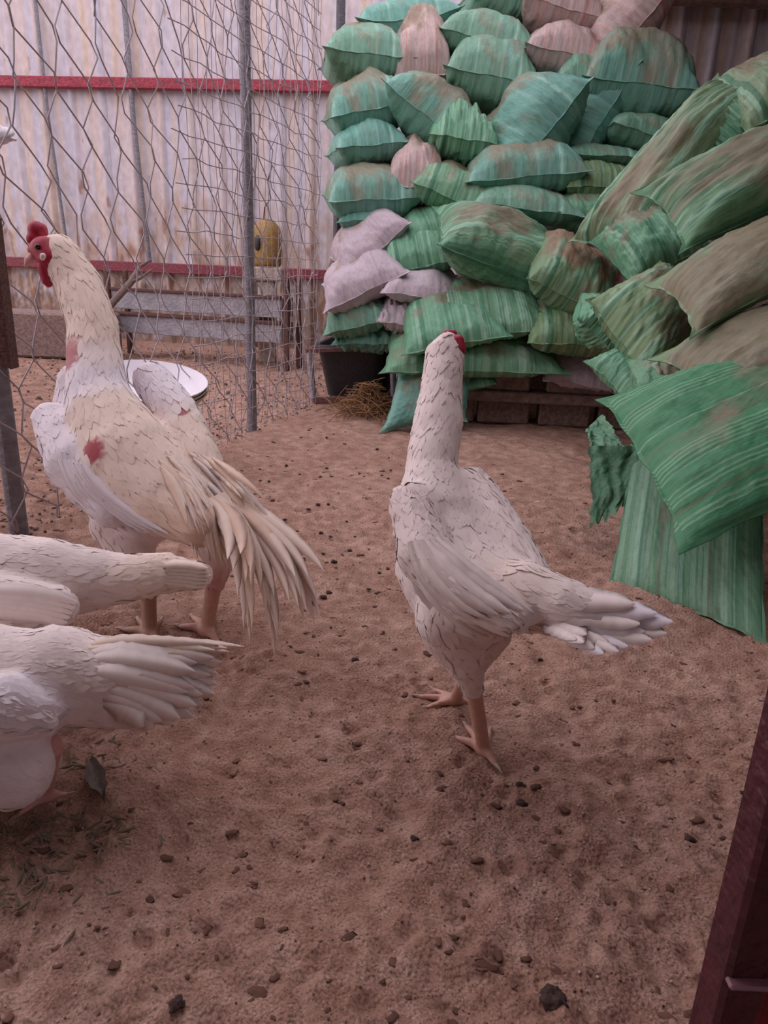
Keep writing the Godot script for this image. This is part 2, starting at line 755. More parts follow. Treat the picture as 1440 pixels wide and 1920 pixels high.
func sacks() -> void:
	var wl := []
	for e in [0.07, 0.095, 0.12, 0.215, 0.24, 0.262, 0.285, 0.42, 0.575, 0.598, 0.62, 0.642, 0.665, 0.74, 0.765, 0.79, 0.875, 0.90]:
		wl.append([e, 0.0045, "a2c6aa", 0.5])
	wl.append([0.50, 0.006, "8a6650", 0.35])
	wl.append([0.83, 0.008, "8a6650", 0.40])
	var fine := []
	var r := RandomNumberGenerator.new()
	r.seed = 5
	for k in 26:
		fine.append([r.randf(), r.randf_range(0.006, 0.02), ["9cc9ae", "2f6b50", "86b79c", "417f62"][k % 4], r.randf_range(0.25, 0.6)])
	var soft_lines := []
	for k in 16:
		soft_lines.append([r.randf(), r.randf_range(0.008, 0.03), ["8fc4b0", "4a8a74", "9fd0c4", "5e8f90"][k % 4], r.randf_range(0.2, 0.45)])
	var pinkish := []
	for k in 18:
		pinkish.append([r.randf(), r.randf_range(0.004, 0.02), ["c58a82", "d2b6b0", "a9a09f", "c2766c"][k % 4], r.randf_range(0.2, 0.5)])
	sack_paint("teal", "60a092", soft_lines, 0.38, 11)
	sack_paint("teal_dusty", "619e8d", soft_lines, 0.7, 12)
	sack_paint("teal_half", "659a82", soft_lines, 0.52, 13)
	sack_paint("green", "5f9f7b", fine, 0.3, 14)
	sack_paint("green_dusty", "649d79", fine, 0.52, 15)
	sack_paint("green_lines", "5a9571", fine + wl, 0.3, 16)
	sack_paint("olive", "6d8f62", fine, 0.44, 17)
	sack_paint("olive_dusty", "6d9466", fine, 0.62, 18)
	sack_paint("bright", "3a875a", wl, 0.08, 19)
	sack_paint("lilac", "b8acb6", [[0.3, 0.3, "c8bcc6", 0.5], [0.7, 0.01, "a396a2", 0.5]], 0.22, 20, "a08c80")
	sack_paint("pink", "b5a2a0", pinkish, 0.34, 21)
	sack_paint("mud", "6f966f", fine, 0.56, 22, "87634f")

	var bands := []
	for e in [[0.06, 0.02], [0.15, 0.012], [0.24, 0.03], [0.43, 0.035], [0.60, 0.015], [0.72, 0.03], [0.88, 0.012]]:
		bands.append([e[0], e[1], "9dbfa6", 0.4])
	bands.append([0.34, 0.006, "8a6a58", 0.6])
	bands.append([0.66, 0.008, "8a6a58", 0.6])
	sack_paint("green_bands", "588f6c", fine + bands, 0.06, 24)
	sack_paint("olive_clean", "789672", fine, 0.26, 25)
	sack_paint("teal_brown", "619e8d", soft_lines, 0.76, 26, "7e705d")
	sack_paint("green_fine", "568a62", fine, 0.36, 23)
	var c := "filled sacks heaped along the back"
	# top rows
	sack(930, 5, 4.05, 118, 95, 0.65, -8, 6, 5, "teal_half", "teal sack cut off by the top edge, above the middle of the heap")
	sack(1042, 28, 3.98, 152, 92, 0.65, -12, 9, 0, "pink", "greyish pink sack on the top row with a dark seam across it", {})
	sack(1140, 2, 4.15, 80, 70, 0.65, 20, 6, 0, "pink", "small piece of pink sack showing at the very top between two pink sacks")
	sack(1158, 62, 3.86, 185, 100, 0.65, 52, 11, 0, "pink", "pink and grey sack standing on its corner at the top right")
	sack(758, 52, 4.02, 182, 78, 0.65, 9, 5, 5, "teal", "green sack lying highest on the left end of the heap", {"bend": 0.05})
	sack(682, 120, 3.88, 156, 96, 0.65, -2, 3, 8, "teal_half", "green sack second from the top at the left end, seam straight across")
	sack(790, 107, 3.88, 96, 118, 0.55, 4, 30, 0, "pink", "round pink sack end wedged between green sacks near the top", {"pinch": -0.08, "round": 0.42})
	sack(912, 88, 3.92, 174, 84, 0.65, -10, 7, -4, "teal_half", "green sack on the upper row right of the round pink sack")
	sack(1046, 116, 3.86, 150, 92, 0.65, -8, 5, 0, "pink", "pink striped sack directly under the topmost pink sack")
	sack(912, 162, 3.84, 168, 112, 0.65, -7, 2, 0, "teal_half", "green sack with a shaded belly above the dark gap", {"fat": 1.05})
	sack(684, 210, 3.78, 146, 104, 0.65, 13, 7, 8, "teal_dusty", "dusty green sack third from the top at the left end")
	sack(812, 218, 3.70, 190, 104, 0.65, -34, 13, 0, "teal_dusty", "green sack tilted steeply with its seam running down to the left")
	sack(1080, 162, 3.82, 105, 85, 0.65, 0, 6, 0, "teal_half", "short green sack top showing under the pink striped sack")
	sack(1092, 226, 3.72, 190, 96, 0.65, 62, 11, 0, "teal", "teal sack slumped on end with creased folds, beside the large dusty sack")
	sack(1186, 162, 3.64, 200, 138, 0.65, -5, 9, -6, "teal_brown", "large brown dusted sack at the right end of the upper rows", {"fat": 1.05})
	sack(992, 240, 3.56, 196, 122, 0.65, 54, 15, 0, "teal", "plump teal sack standing on its corner in the centre of the heap", {"pinch": 0.05})
	sack(684, 280, 3.76, 128, 78, 0.65, 8, 3, 10, "teal", "flat green sack fourth from the top at the left end")
	sack(862, 272, 3.66, 118, 112, 0.65, -6, 3, 0, "green", "round green sack end with gathered creases under the tilted sack", {"pinch": -0.06, "crumple": 0.09})
	sack(780, 330, 3.64, 96, 108, 0.65, -4, 15, 0, "pink", "pale pink striped sack end tied at the bottom, in the middle left", {"pinch": -0.06, "round": 0.45})
	sack(1196, 262, 3.62, 150, 68, 0.65, -14, 5, 0, "teal_half", "teal sack squeezed under the large dusty sack at the right")
	sack(1110, 302, 3.62, 150, 44, 0.65, 0, 2, 0, "teal_half", "thin green sack end showing only its hem below the slumped teal sack")
	sack(972, 320, 3.52, 214, 92, 0.65, 7, 11, 0, "teal_dusty", "green sack with a brown dusted hump under the plump teal sack")
	sack(693, 368, 3.62, 168, 96, 0.65, 5, 7, 8, "teal_dusty", "bright teal sack with two flat ears at the left end")
	sack(852, 362, 3.52, 158, 78, 0.65, -19, 11, 0, "green_dusty", "green sack sloping up to the right beside the tied pink end")
	sack(1106, 350, 3.56, 130, 80, 0.65, 2, 5, 0, "olive", "olive green sack lying under the thin hem at the right of the heap")
	sack(978, 386, 3.46, 198, 60, 0.65, -5, 7, 0, "teal_half", "flat teal sack laid over the long striped green sack")
	sack(690, 414, 3.66, 100, 48, 0.65, 6, 2, 0, "teal", "sliver of bluish sack below the sack with two ears")
	sack(803, 425, 3.52, 140, 70, 0.65, 22, 11, 0, "green", "green sack sloping down to the right above the lilac sacks")
	sack(902, 424, 3.48, 116, 58, 0.65, -3, 2, 0, "green_dusty", "small green sack end under the flat teal sack")
	sack(1078, 412, 3.50, 110, 80, 0.65, -8, 2, 0, "green", "shaded green striped sack behind the long striped one", {"along_x": 1})
	sack(782, 465, 3.48, 136, 82, 0.58, 14, 20, 0, "green", "green sack with a folded left corner lying against the lilac sacks")
	sack(690, 452, 3.54, 150, 70, 0.50, 44, 20, 0, "lilac", "upper lilac white sack hanging down steeply at the left end")
	sack(680, 522, 3.46, 160, 74, 0.55, 27, 14, 0, "lilac", "lower lilac white sack with a long ridged seam at the left end")
	sack(790, 532, 3.42, 140, 58, 0.55, -5, 12, 0, "lilac", "lilac white sack lying flat beneath the big striped green sack")
	sack(942, 474, 3.26, 262, 118, 0.44, -18, 26, 10, "green_lines", "big plump green sack with pale curved stripes in the middle of the heap", {"along_x": 1, "fat": 0.95, "near": 1})
	sack(1070, 520, 3.14, 172, 104, 0.50, -23, 24, 0, "mud", "sack caked with brown mud on its side, right of the big striped sack", {"near": 1})
	sack(908, 576, 3.24, 212, 68, 0.58, 9, 24, 0, "green_lines", "green sack with white pinstripes under the big plump sack", {"near": 1})
	sack(1066, 606, 3.20, 176, 84, 0.58, -1, 16, 0, "olive", "olive sack with a pale stitched hem above the grey sack", {"near": 1})
	sack(843, 598, 3.22, 186, 70, 0.58, 12, 20, 0, "green", "green sack whose flat hem lies just above the right bird's head", {"near": 1})
	sack(880, 648, 3.30, 318, 70, 0.62, 2, 18, 0, "green_dusty", "wide green sack on the pallet behind the right bird's head", {"near": 1})
	sack(672, 588, 3.52, 124, 66, 0.50, 14, 12, 0, "teal_half", "teal sack bulging over the black tub", {"crumple": 0.09})
	sack(752, 586, 3.46, 80, 60, 0.45, -8, 12, 0, "lilac", "pale crumpled sack corner between the teal sack and the green sacks", {"crumple": 0.12})
	sack(690, 626, 3.60, 120, 56, 0.40, 2, 10, 0, "teal", "crumpled empty end of a teal sack drooping into the black tub", {"crumple": 0.16})
	sack_across([742, 688, 3.38], [710, 814, 3.27], [876, 792, 3.35], 50, "teal", "green sack leaning upright against the pallet behind the right bird's neck", {"pinch": 0.1}, c)
	sack(886, 703, 3.40, 70, 26, 0.40, 14, 10, 0, "green", "small green sack tip poking out under the wide sack")
	sack(1072, 674, 3.34, 124, 52, 0.55, -8, 20, 0, "lilac", "greyish pink sack lying on the right end of the pallet")
	# the nearer heap on the right
	var q := "filled sacks heaped on the right"
	sack(1258, 318, 2.90, 370, 112, 0.30, 53, 30, 15, "olive_clean", "long olive sack leaning diagonally at the top right", {"along_x": 1, "near": 1, "taper": 0.25, "back": 0.2}, q)
	sack(1440, 178, 2.75, 190, 105, 0.45, 30, 20, 0, "olive_clean", "green sack cut off by the right edge at the top of the nearer heap", {"near": 1}, q)
	sack(1352, 262, 2.85, 110, 120, 0.40, 50, 10, 0, "green", "folded green sack mouth hanging behind the long olive sack", {"crumple": 0.08}, q)
	sack_across([1184, 360, 2.50], [1272, 478, 2.30], [1800, 250, 2.5], 150, "green_fine", "large dusty sack with an open flap at its left end, upper right", {"along_x": 1}, q)
	sack(1216, 456, 2.75, 150, 100, 0.40, 30, 30, 0, "green", "green sack with a ruffled mouth under the large dusty sack", {"crumple": 0.04, "near": 1}, q)
	sack_across([1208, 535, 2.30], [1292, 636, 2.02], [1800, 366, 2.2], 118, "olive_dusty", "big dust covered sack with a pointed left corner at mid height on the right", {"along_x": 1}, q)
	sack_across([1238, 488, 2.72], [1098, 562, 2.50], [1212, 732, 2.32], 120, "olive", "green sack slumping down the face of the nearer heap", {}, q)
	sack(1115, 600, 2.85, 80, 70, 0.35, -40, 20, 0, "green", "ruffled sack end between the olive sack and the nearer heap", {"crumple": 0.12}, q)
	sack_across([1216, 672, 2.15], [1340, 770, 1.84], [1810, 575, 2.0], 118, "olive_dusty", "big dusty sack lying just above the bright green one", {"along_x": 1}, q)
	sack_across([1200, 636, 2.62], [1094, 676, 2.48], [1192, 772, 2.34], 80, "green", "smooth green sack corner pointing left above the torn scraps", {}, q)
	sack(1255, 745, 2.15, 150, 80, 0.35, -20, 20, 0, "green_dusty", "crushed green sack half buried above the bright green one", {"crumple": 0.14}, q)
	sack_across([1118, 748, 1.98], [1276, 1040, 1.56], [1860, 800, 1.72], 120, "bright", "bright green sack with white pinstripes lying nearest on the right", {"along_x": 1, "pinch": 0.04}, q)
	sack_across([1182, 835, 2.10], [1140, 1092, 1.80], [1440, 1214, 1.53], 42, "green_bands", "striped green sack standing slack on the ground below the bright one", {"pinch": 0.02}, q)


func _ready() -> void:
	# camera
	var cam := Camera3D.new()
	cam.name = "camera"
	cam.position = EYE
	cam.rotation_degrees = Vector3(-18.7, 0, 2.3)
	cam.fov = rad_to_deg(2.0 * atan(960.0 / F))
	cam.near = 0.02
	add_child(cam)
	cb = cam.basis
	# sky and exposure
	var env := Environment.new()
	env.background_mode = Environment.BG_SKY
	var sky := Sky.new()
	var air := ProceduralSkyMaterial.new()
	air.sky_top_color = Color(0.965, 0.91, 0.95)
	air.sky_horizon_color = Color(0.99, 0.92, 0.93)
	air.ground_bottom_color = Color(0.50, 0.43, 0.40)
	air.ground_horizon_color = Color(0.62, 0.54, 0.52)
	air.sky_energy_multiplier = 1.0
	sky.sky_material = air
	env.sky = sky
	env.tonemap_mode = Environment.TONE_MAPPER_LINEAR
	env.tonemap_exposure = 2.12
	env.sdfgi_enabled = true
	env.ssao_enabled = true
	env.ssil_enabled = true
	var we := WorldEnvironment.new()
	we.name = "world"
	we.environment = env
	add_child(we)
	rng.seed = 3
	soft.seed = 4
	soft.frequency = 14.0
	M.grain = bumps(3, 0.05, 6.0)
	M.creases = bumps(9, 0.018, 9.0)
	M.feather = vertex_paint(0.85)
	M.feather.rim_enabled = true
	M.feather.rim = 0.3
	M.skin = vertex_paint(0.5)
	M.wire = paint("b0a6ac", 0.55, 0.1)
	M.pipe = speckled("8b8a92", "6d6a72", 31, 0.05, 0.45, 3.0)
	M.red_steel = speckled("a8364c", "7e2b3a", 32, 0.06, 0.55, 2.0)
	M.maroon = speckled("4f1f2a", "3f1821", 33, 0.04, 0.5, 2.0)
	M.rust = speckled("6b4a44", "4a332f", 34, 0.08, 0.8, 4.0)
	M.zinc = speckled("a3a2a8", "85828a", 35, 0.03, 0.5, 1.5)
	M.black = speckled("2c2b30", "232226", 36, 0.05, 0.45, 3.0)
	M.wood = speckled("96847d", "75645f", 37, 0.05, 0.9, 2.0)
	M.cement = speckled("8d7872", "74625d", 38, 0.07, 0.95, 2.0)
	M.pale = speckled("c4b6ae", "a8978e", 42, 0.06, 0.9, 2.0)
	M.white = paint("e6e2ea", 0.4)
	M.ivory = paint("d6c8b4", 0.5)
	M.clay = speckled("8a4a44", "6c3a36", 43, 0.05, 0.8, 3.0)
	M.bark = speckled("84706a", "5d4d49", 44, 0.1, 0.9, 6.0)
	M.pipe_dark = speckled("5e5c66", "45434b", 45, 0.05, 0.5, 3.0)
	M.pipe_light = speckled("a3a0aa", "86828c", 46, 0.05, 0.45, 3.0)
	M.rust_red = speckled("77504c", "5a3c3a", 47, 0.06, 0.7, 4.0)
	M.block = speckled("8f7b72", "705d55", 48, 0.07, 0.95, 2.5)
	M.straw = vertex_paint(0.8)
	M.scrap = speckled("6f9a7c", "568a6a", 49, 0.05, 0.7, 4.0)
	M.red_dirty = speckled("92404e", "6e3b42", 54, 0.08, 0.7, 2.0)
	M.strip = paint("7d5560", 0.5)
	M.eye = paint("1c1210", 0.15)
	M.dung = speckled("53403a", "3d2e29", 50, 0.1, 0.9, 12.0)
	M.leaf_grey = speckled("857c76", "6a6660", 51, 0.06, 0.7, 10.0)
	M.sprig = paint("9aa23c", 0.6)
	M.greens = speckled("80705f", "686050", 52, 0.08, 0.9, 10.0)
	M.red_paint = speckled("8e2434", "6e1c2a", 53, 0.05, 0.45, 3.0)
	structure()
	ground()
	fence()
	beyond()
	tub_and_pallet()
	sacks()
	rags()
	rooster()
	hen()
	crouching_birds()
	litter()
	gate()


# ------------------------------------------------------------------ setting
func structure() -> void:
	var wall := thing("wall_back", Vector3(0, 0, -6.25), "pale corrugated tin wall streaked with rust", "", "", "structure")
	wall.remove_meta("label")
	var mats := []
	for k in 3:
		var g := noise(40 + k, 0.03, 4)
		var st := noise(50 + k, 0.045, 3)
		var ru := noise(60 + k, 0.035, 4)
		var m := paint("ffffff", 0.6)
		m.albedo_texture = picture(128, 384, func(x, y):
			var c := Color("cbc0c3").lerp(Color("c0bfcd"), clampf(0.5 + 2.0 * st.get_noise_2d(x, y * 0.06), 0, 1))
			c = c.lerp(Color("cdb9a8"), clampf(0.0 + 1.4 * st.get_noise_2d(x * 1.4 + 300, y * 0.05), 0, 0.8))
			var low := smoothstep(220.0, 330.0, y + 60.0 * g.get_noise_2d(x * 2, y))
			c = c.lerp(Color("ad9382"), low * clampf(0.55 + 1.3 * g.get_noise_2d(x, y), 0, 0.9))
			var foot := smoothstep(318.0, 345.0, y + 40.0 * g.get_noise_2d(x * 3, y * 2 + 90))      # mud plus painted shade behind the trough on the foot of the sheets
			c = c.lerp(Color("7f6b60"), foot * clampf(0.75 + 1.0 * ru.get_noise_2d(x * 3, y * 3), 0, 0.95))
			var rust := clampf((ru.get_noise_2d(x * 1.6, y * 0.7) + 0.34 * low - 0.52) * 3.0, 0, 0.6)
			return c.lerp(Color("8a5f4c"), rust).darkened(0.08 * g.get_noise_2d(y * 3, x * 3)))
		m.normal_enabled = true
		m.normal_texture = M.grain
		m.normal_scale = 0.15
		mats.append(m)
	var x0 := -5.2
	for k in 14:
		var b := MB.new()
		var wd := 0.72
		var prof := []
		for j in 3:
			var q: float = j * wd / 3.0
			for e in [[0.0, 0.0], [0.07, 0.0], [0.08, 0.006], [0.10, 0.006], [0.11, 0.0], [0.165, 0.0], [0.185, 0.028], [0.215, 0.028], [0.245 if j == 2 else 0.235, 0.0]]:
				prof.append(Vector2(q + e[0], e[1]))
		for face in [0.0, -0.002]:
			var rows := []
			for j in prof.size():
				var pair := []
				for e in 2:
					pair.append(b.p(wall.position + Vector3(x0 + k * wd + prof[j].x, e * 3.4 - 0.05, prof[j].y + face + (k % 2) * 0.004), Vector2(prof[j].x / 0.75, 1.0 - e)))
				rows.append(pair)
			for j in prof.size() - 1:
				if face == 0.0:
					b.quad(rows[j][0], rows[j][1], rows[j + 1][1], rows[j + 1][0])
				else:
					b.quad(rows[j][0], rows[j + 1][0], rows[j + 1][1], rows[j][1])
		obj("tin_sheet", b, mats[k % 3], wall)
	for e in [[1.94, 0.078], [0.60, 0.08]]:
		var b := MB.new()
		b.box(wall.position + Vector3(-0.6, e[0], 0.06), Vector3(9.2, e[1], 0.06), 0.006)
		obj("rail", b, M.red_steel if e[0] > 1.0 else M.red_dirty, wall)
	for e in [[-2.72, 0.014], [-2.02, 0.02]]:
		var b := MB.new()
		b.tube([wall.position + Vector3(e[0], 0.6, 0.05), wall.position + Vector3(e[0] - 0.06, 1.7, 0.06), wall.position + Vector3(e[0] - 0.09, 3.3, 0.05)], e[1], 8)
		obj("rod", b, M.pipe, wall)
	wall.rotation_degrees.y = -6.0
	# shed roof over the right side and over the camera
	var roof := MB.new()
	roof.box(Vector3(2.6, 2.62, -2.8), Vector3(3.4, 0.05, 7.6), 0.01)
	roof.box(Vector3(-1.9, 2.42, 1.05), Vector3(6.0, 0.05, 3.9), 0.01)
	tag(obj("ceiling", roof, M.wood), "", "", "", "structure")
	var beam := MB.new()
	beam.box(Vector3(2.4, 2.50, -5.7), Vector3(3.2, 0.20, 0.12), 0.01)
	tag(obj("trim_1", beam, M.wood), "", "", "", "structure")
	var side := MB.new()
	side.box(Vector3(2.75, 1.3, -2.2), Vector3(0.08, 2.7, 8.4), 0.01)
	tag(obj("wall_right", side, M.cement), "", "", "", "structure")
	var rear := MB.new()
	rear.box(Vector3(-1.6, 1.2, 2.2), Vector3(8.6, 2.5, 0.08), 0.01)
	tag(obj("wall_front", rear, M.cement), "", "", "", "structure")


func height(x: float, z: float, pits: Dictionary) -> float:
	var h: float = 0.020 * M.hill.get_noise_2d(x, z) + 0.010 * M.clod.get_noise_2d(x, z) + 0.0055 * M.crumb.get_noise_2d(x, z)
	var cx := int(floor(x / 0.1))
	var cz := int(floor(z / 0.1))
	for a in range(cx - 1, cx + 2):
		for b in range(cz - 1, cz + 2):
			for e in pits.get(Vector2i(a, b), []):
				var dx: float = x - e.x
				var dz: float = z - e.y
				var d: float = (dx * dx + dz * dz) / (e.z * e.z)
				if d < 6.0:
					h += -0.75 * e.z * exp(-d) + 0.25 * e.z * exp(-(d - 2.2) * (d - 2.2))
	return h


func ground() -> void:
	M.hill = noise(71, 1.6, 3)
	M.clod = noise(72, 9.0, 3)
	M.crumb = noise(73, 34.0, 4)
	var r := RandomNumberGenerator.new()
	r.seed = 8
	var pits := {}
	for k in 2600:
		var q := Vector3(r.randf_range(-1.6, 1.4), -pow(r.randf(), 1.5) * 3.2 - 0.35, r.randf_range(0.004, 0.013))
		var key := Vector2i(int(floor(q.x / 0.1)), int(floor(q.y / 0.1)))
		if not pits.has(key):
			pits[key] = []
		pits[key].append(q)
	var m := paint("ffffff", 0.95)
	m.vertex_color_use_as_albedo = true
	var g1 := noise(81, 0.02, 5)
	var g2 := noise(82, 0.25, 2)
	m.albedo_texture = picture(512, 512, func(x, y):
		var c := Color("bb9a89").lerp(Color("9b7766"), clampf(0.5 + 1.2 * g1.get_noise_2d(x, y), 0, 1))
		var sp := g2.get_noise_2d(x, y)
		if sp > 0.42:
			c = c.lightened(0.25)
		elif sp < -0.42:
			c = c.darkened(0.3)
		return c)
	m.normal_enabled = true
	m.normal_texture = bumps(4, 0.15, 9.0)
	m.normal_scale = 0.4
	m.uv1_triplanar = true
	m.uv1_world_triplanar = true
	m.uv1_scale = Vector3.ONE * 1.7
	var tone := noise(83, 2.4, 4)
	var floor_ := thing("floor", Vector3.ZERO, "", "", "", "structure")
	for e in [[-1.3, 1.3, -1.25, -0.30, 0.0055], [-1.3, 1.3, -2.3, -1.25, 0.0085], [-2.6, 2.6, -4.5, -2.3, 0.022], [-2.6, -1.3, -2.3, -0.3, 0.022], [1.3, 2.8, -2.3, -0.3, 0.03], [-6.0, 2.8, -7.2, -4.5, 0.07], [-6.0, -2.6, -4.5, -0.3, 0.07], [-6.0, 2.8, -0.3, 2.3, 0.12]]:
		var nx := int((e[1] - e[0]) / e[4])
		var nz := int((e[3] - e[2]) / e[4])
		var b := MB.new()
		b.grid(nx, nz, func(u, v):
			var x := lerpf(e[0], e[1], u)
			var z := lerpf(e[2], e[3], v)
			var w := clampf(0.5 + 0.9 * tone.get_noise_2d(x, z), 0, 1)
			b.col = Color(1.0, 1.0, 1.0).lerp(Color(0.84, 0.78, 0.74), w)
			var past := clampf(((-0.72 - x) + (-1.83 - z) * -0.28 + 0.12 * tone.get_noise_2d(x * 3.0, z * 3.0)) * 8.0, 0, 1)      # trodden darker soil beyond the fence
			b.col = b.col.lerp(Color(0.56, 0.50, 0.48).lerp(Color(0.80, 0.74, 0.70), clampf(0.5 + 1.6 * tone.get_noise_2d(x * 5.0, z * 5.0), 0, 1)), past)
			return Vector3(x, height(x, z, pits), z))
		obj("soil", b, m, floor_)


# ------------------------------------------------------------------ fence
func fence() -> void:
	var a := on_ground(38, 1000)
	var b := on_ground(473, 808)
	var e := (b - a)
	var reach := e.length()
	e = e.normalized()
	var n := e.cross(Vector3.UP).normalized()
	var o := thing("wire_fence", a, "sagging wire fence of wide hexagonal netting tied to grey pipes", "fence")
	var pole := MB.new()
	pole.tube([b - Vector3(0, 0.05, 0), b + Vector3(0, 1.1, 0), b + Vector3(0, 2.3, 0)], 0.021, 12)
	obj("post", pole, M.pipe, o)
	var g := noise(90, 3.0, 2)
	var place := func(s: float, y: float, bulge := 1.0) -> Vector3:
		return a + e * s + Vector3(0, y, 0) + n * (0.03 * bulge * g.get_noise_2d(s, y) + 0.025)
	var net := MB.new()
	var w := 0.072
	var h := 0.108
	for k in 74:
		var path := []
		for j in 22:
			var y0 := j * h - 0.02
			var push := 0.5 * w - 0.004
			var off := push if (j + k) % 2 else -push
			for q in [-0.018, 0.018]:
				var y: float = y0 + h * 0.5 + q
				var s := -1.0 + k * w + off - 0.38 * y + 0.03 * g.get_noise_2d(k * 1.3, y * 2.0)
				if s > -0.75 and s < reach + 0.72:
					path.append(place.call(s, y))
		if path.size() > 1:
			net.tube(path, 0.0023, 5)
	tag(obj("hexagonal_netting", net, M.wire, o), "", "", "", "stuff")
	# the welded mesh laid over its far half: level wires are parts, the thin uprights are joined
	var s0 := reach * 0.60
	var s1 := reach + 0.72
	for j in 25:
		var y := 0.04 + j * 0.075
		var path := []
		for q in 15:
			var s := lerpf(s0 - 0.05 * (y - 1.0) + 0.02 * sin(j * 3.0), s1, q / 14.0)
			path.append(place.call(s, y + 0.012 * g.get_noise_2d(s * 2.0, y * 5.0), 0.8))
		var wire := MB.new()
		wire.tube(path, 0.0019, 5)
		obj("level_wire", wire, M.wire, o)
	var thin := MB.new()
	var cnt := int((s1 - s0) / 0.05)
	for k in cnt:
		var path := []
		for q in 12:
			var y := q * 0.17
			path.append(place.call(s0 + 0.06 + k * 0.05 + 0.015 * g.get_noise_2d(k, y * 2.0), y, 0.8))
		thin.tube(path, 0.0013, 4)
	tag(obj("upright_wires", thin, M.wire, o), "", "", "", "stuff")
	# the near gatepost: grey pipe with a rusty slotted angle iron bolted over it
	var p := on_ground(36, 1000)
	var post := thing("gatepost", p, "grey pipe post at the left edge with rusty slotted angle iron on its top", "post")
	var pipe := MB.new()
	pipe.tube([p - Vector3(0, 0.05, 0), p + Vector3(0.0, 0.72, 0)], 0.024, 14)
	obj("pipe", pipe, M.pipe, post)
	var iron := MB.new()
	var top := p + Vector3(0.012, 0, 0.026)
	for k in 9:
		var y0 := 0.46 + k * 0.038
		iron.box(top + Vector3(-0.020, y0, 0), Vector3(0.016, 0.040, 0.004), 0.0005)
		iron.box(top + Vector3(0.020, y0, 0), Vector3(0.022, 0.040, 0.004), 0.0005)
		iron.box(top + Vector3(0.0, y0 + 0.014, 0), Vector3(0.026, 0.016, 0.004), 0.0005)
	iron.box(top + Vector3(0.033, 0.61, -0.018), Vector3(0.004, 0.345, 0.04), 0.0005)
	obj("angle_iron", iron, M.rust, post)


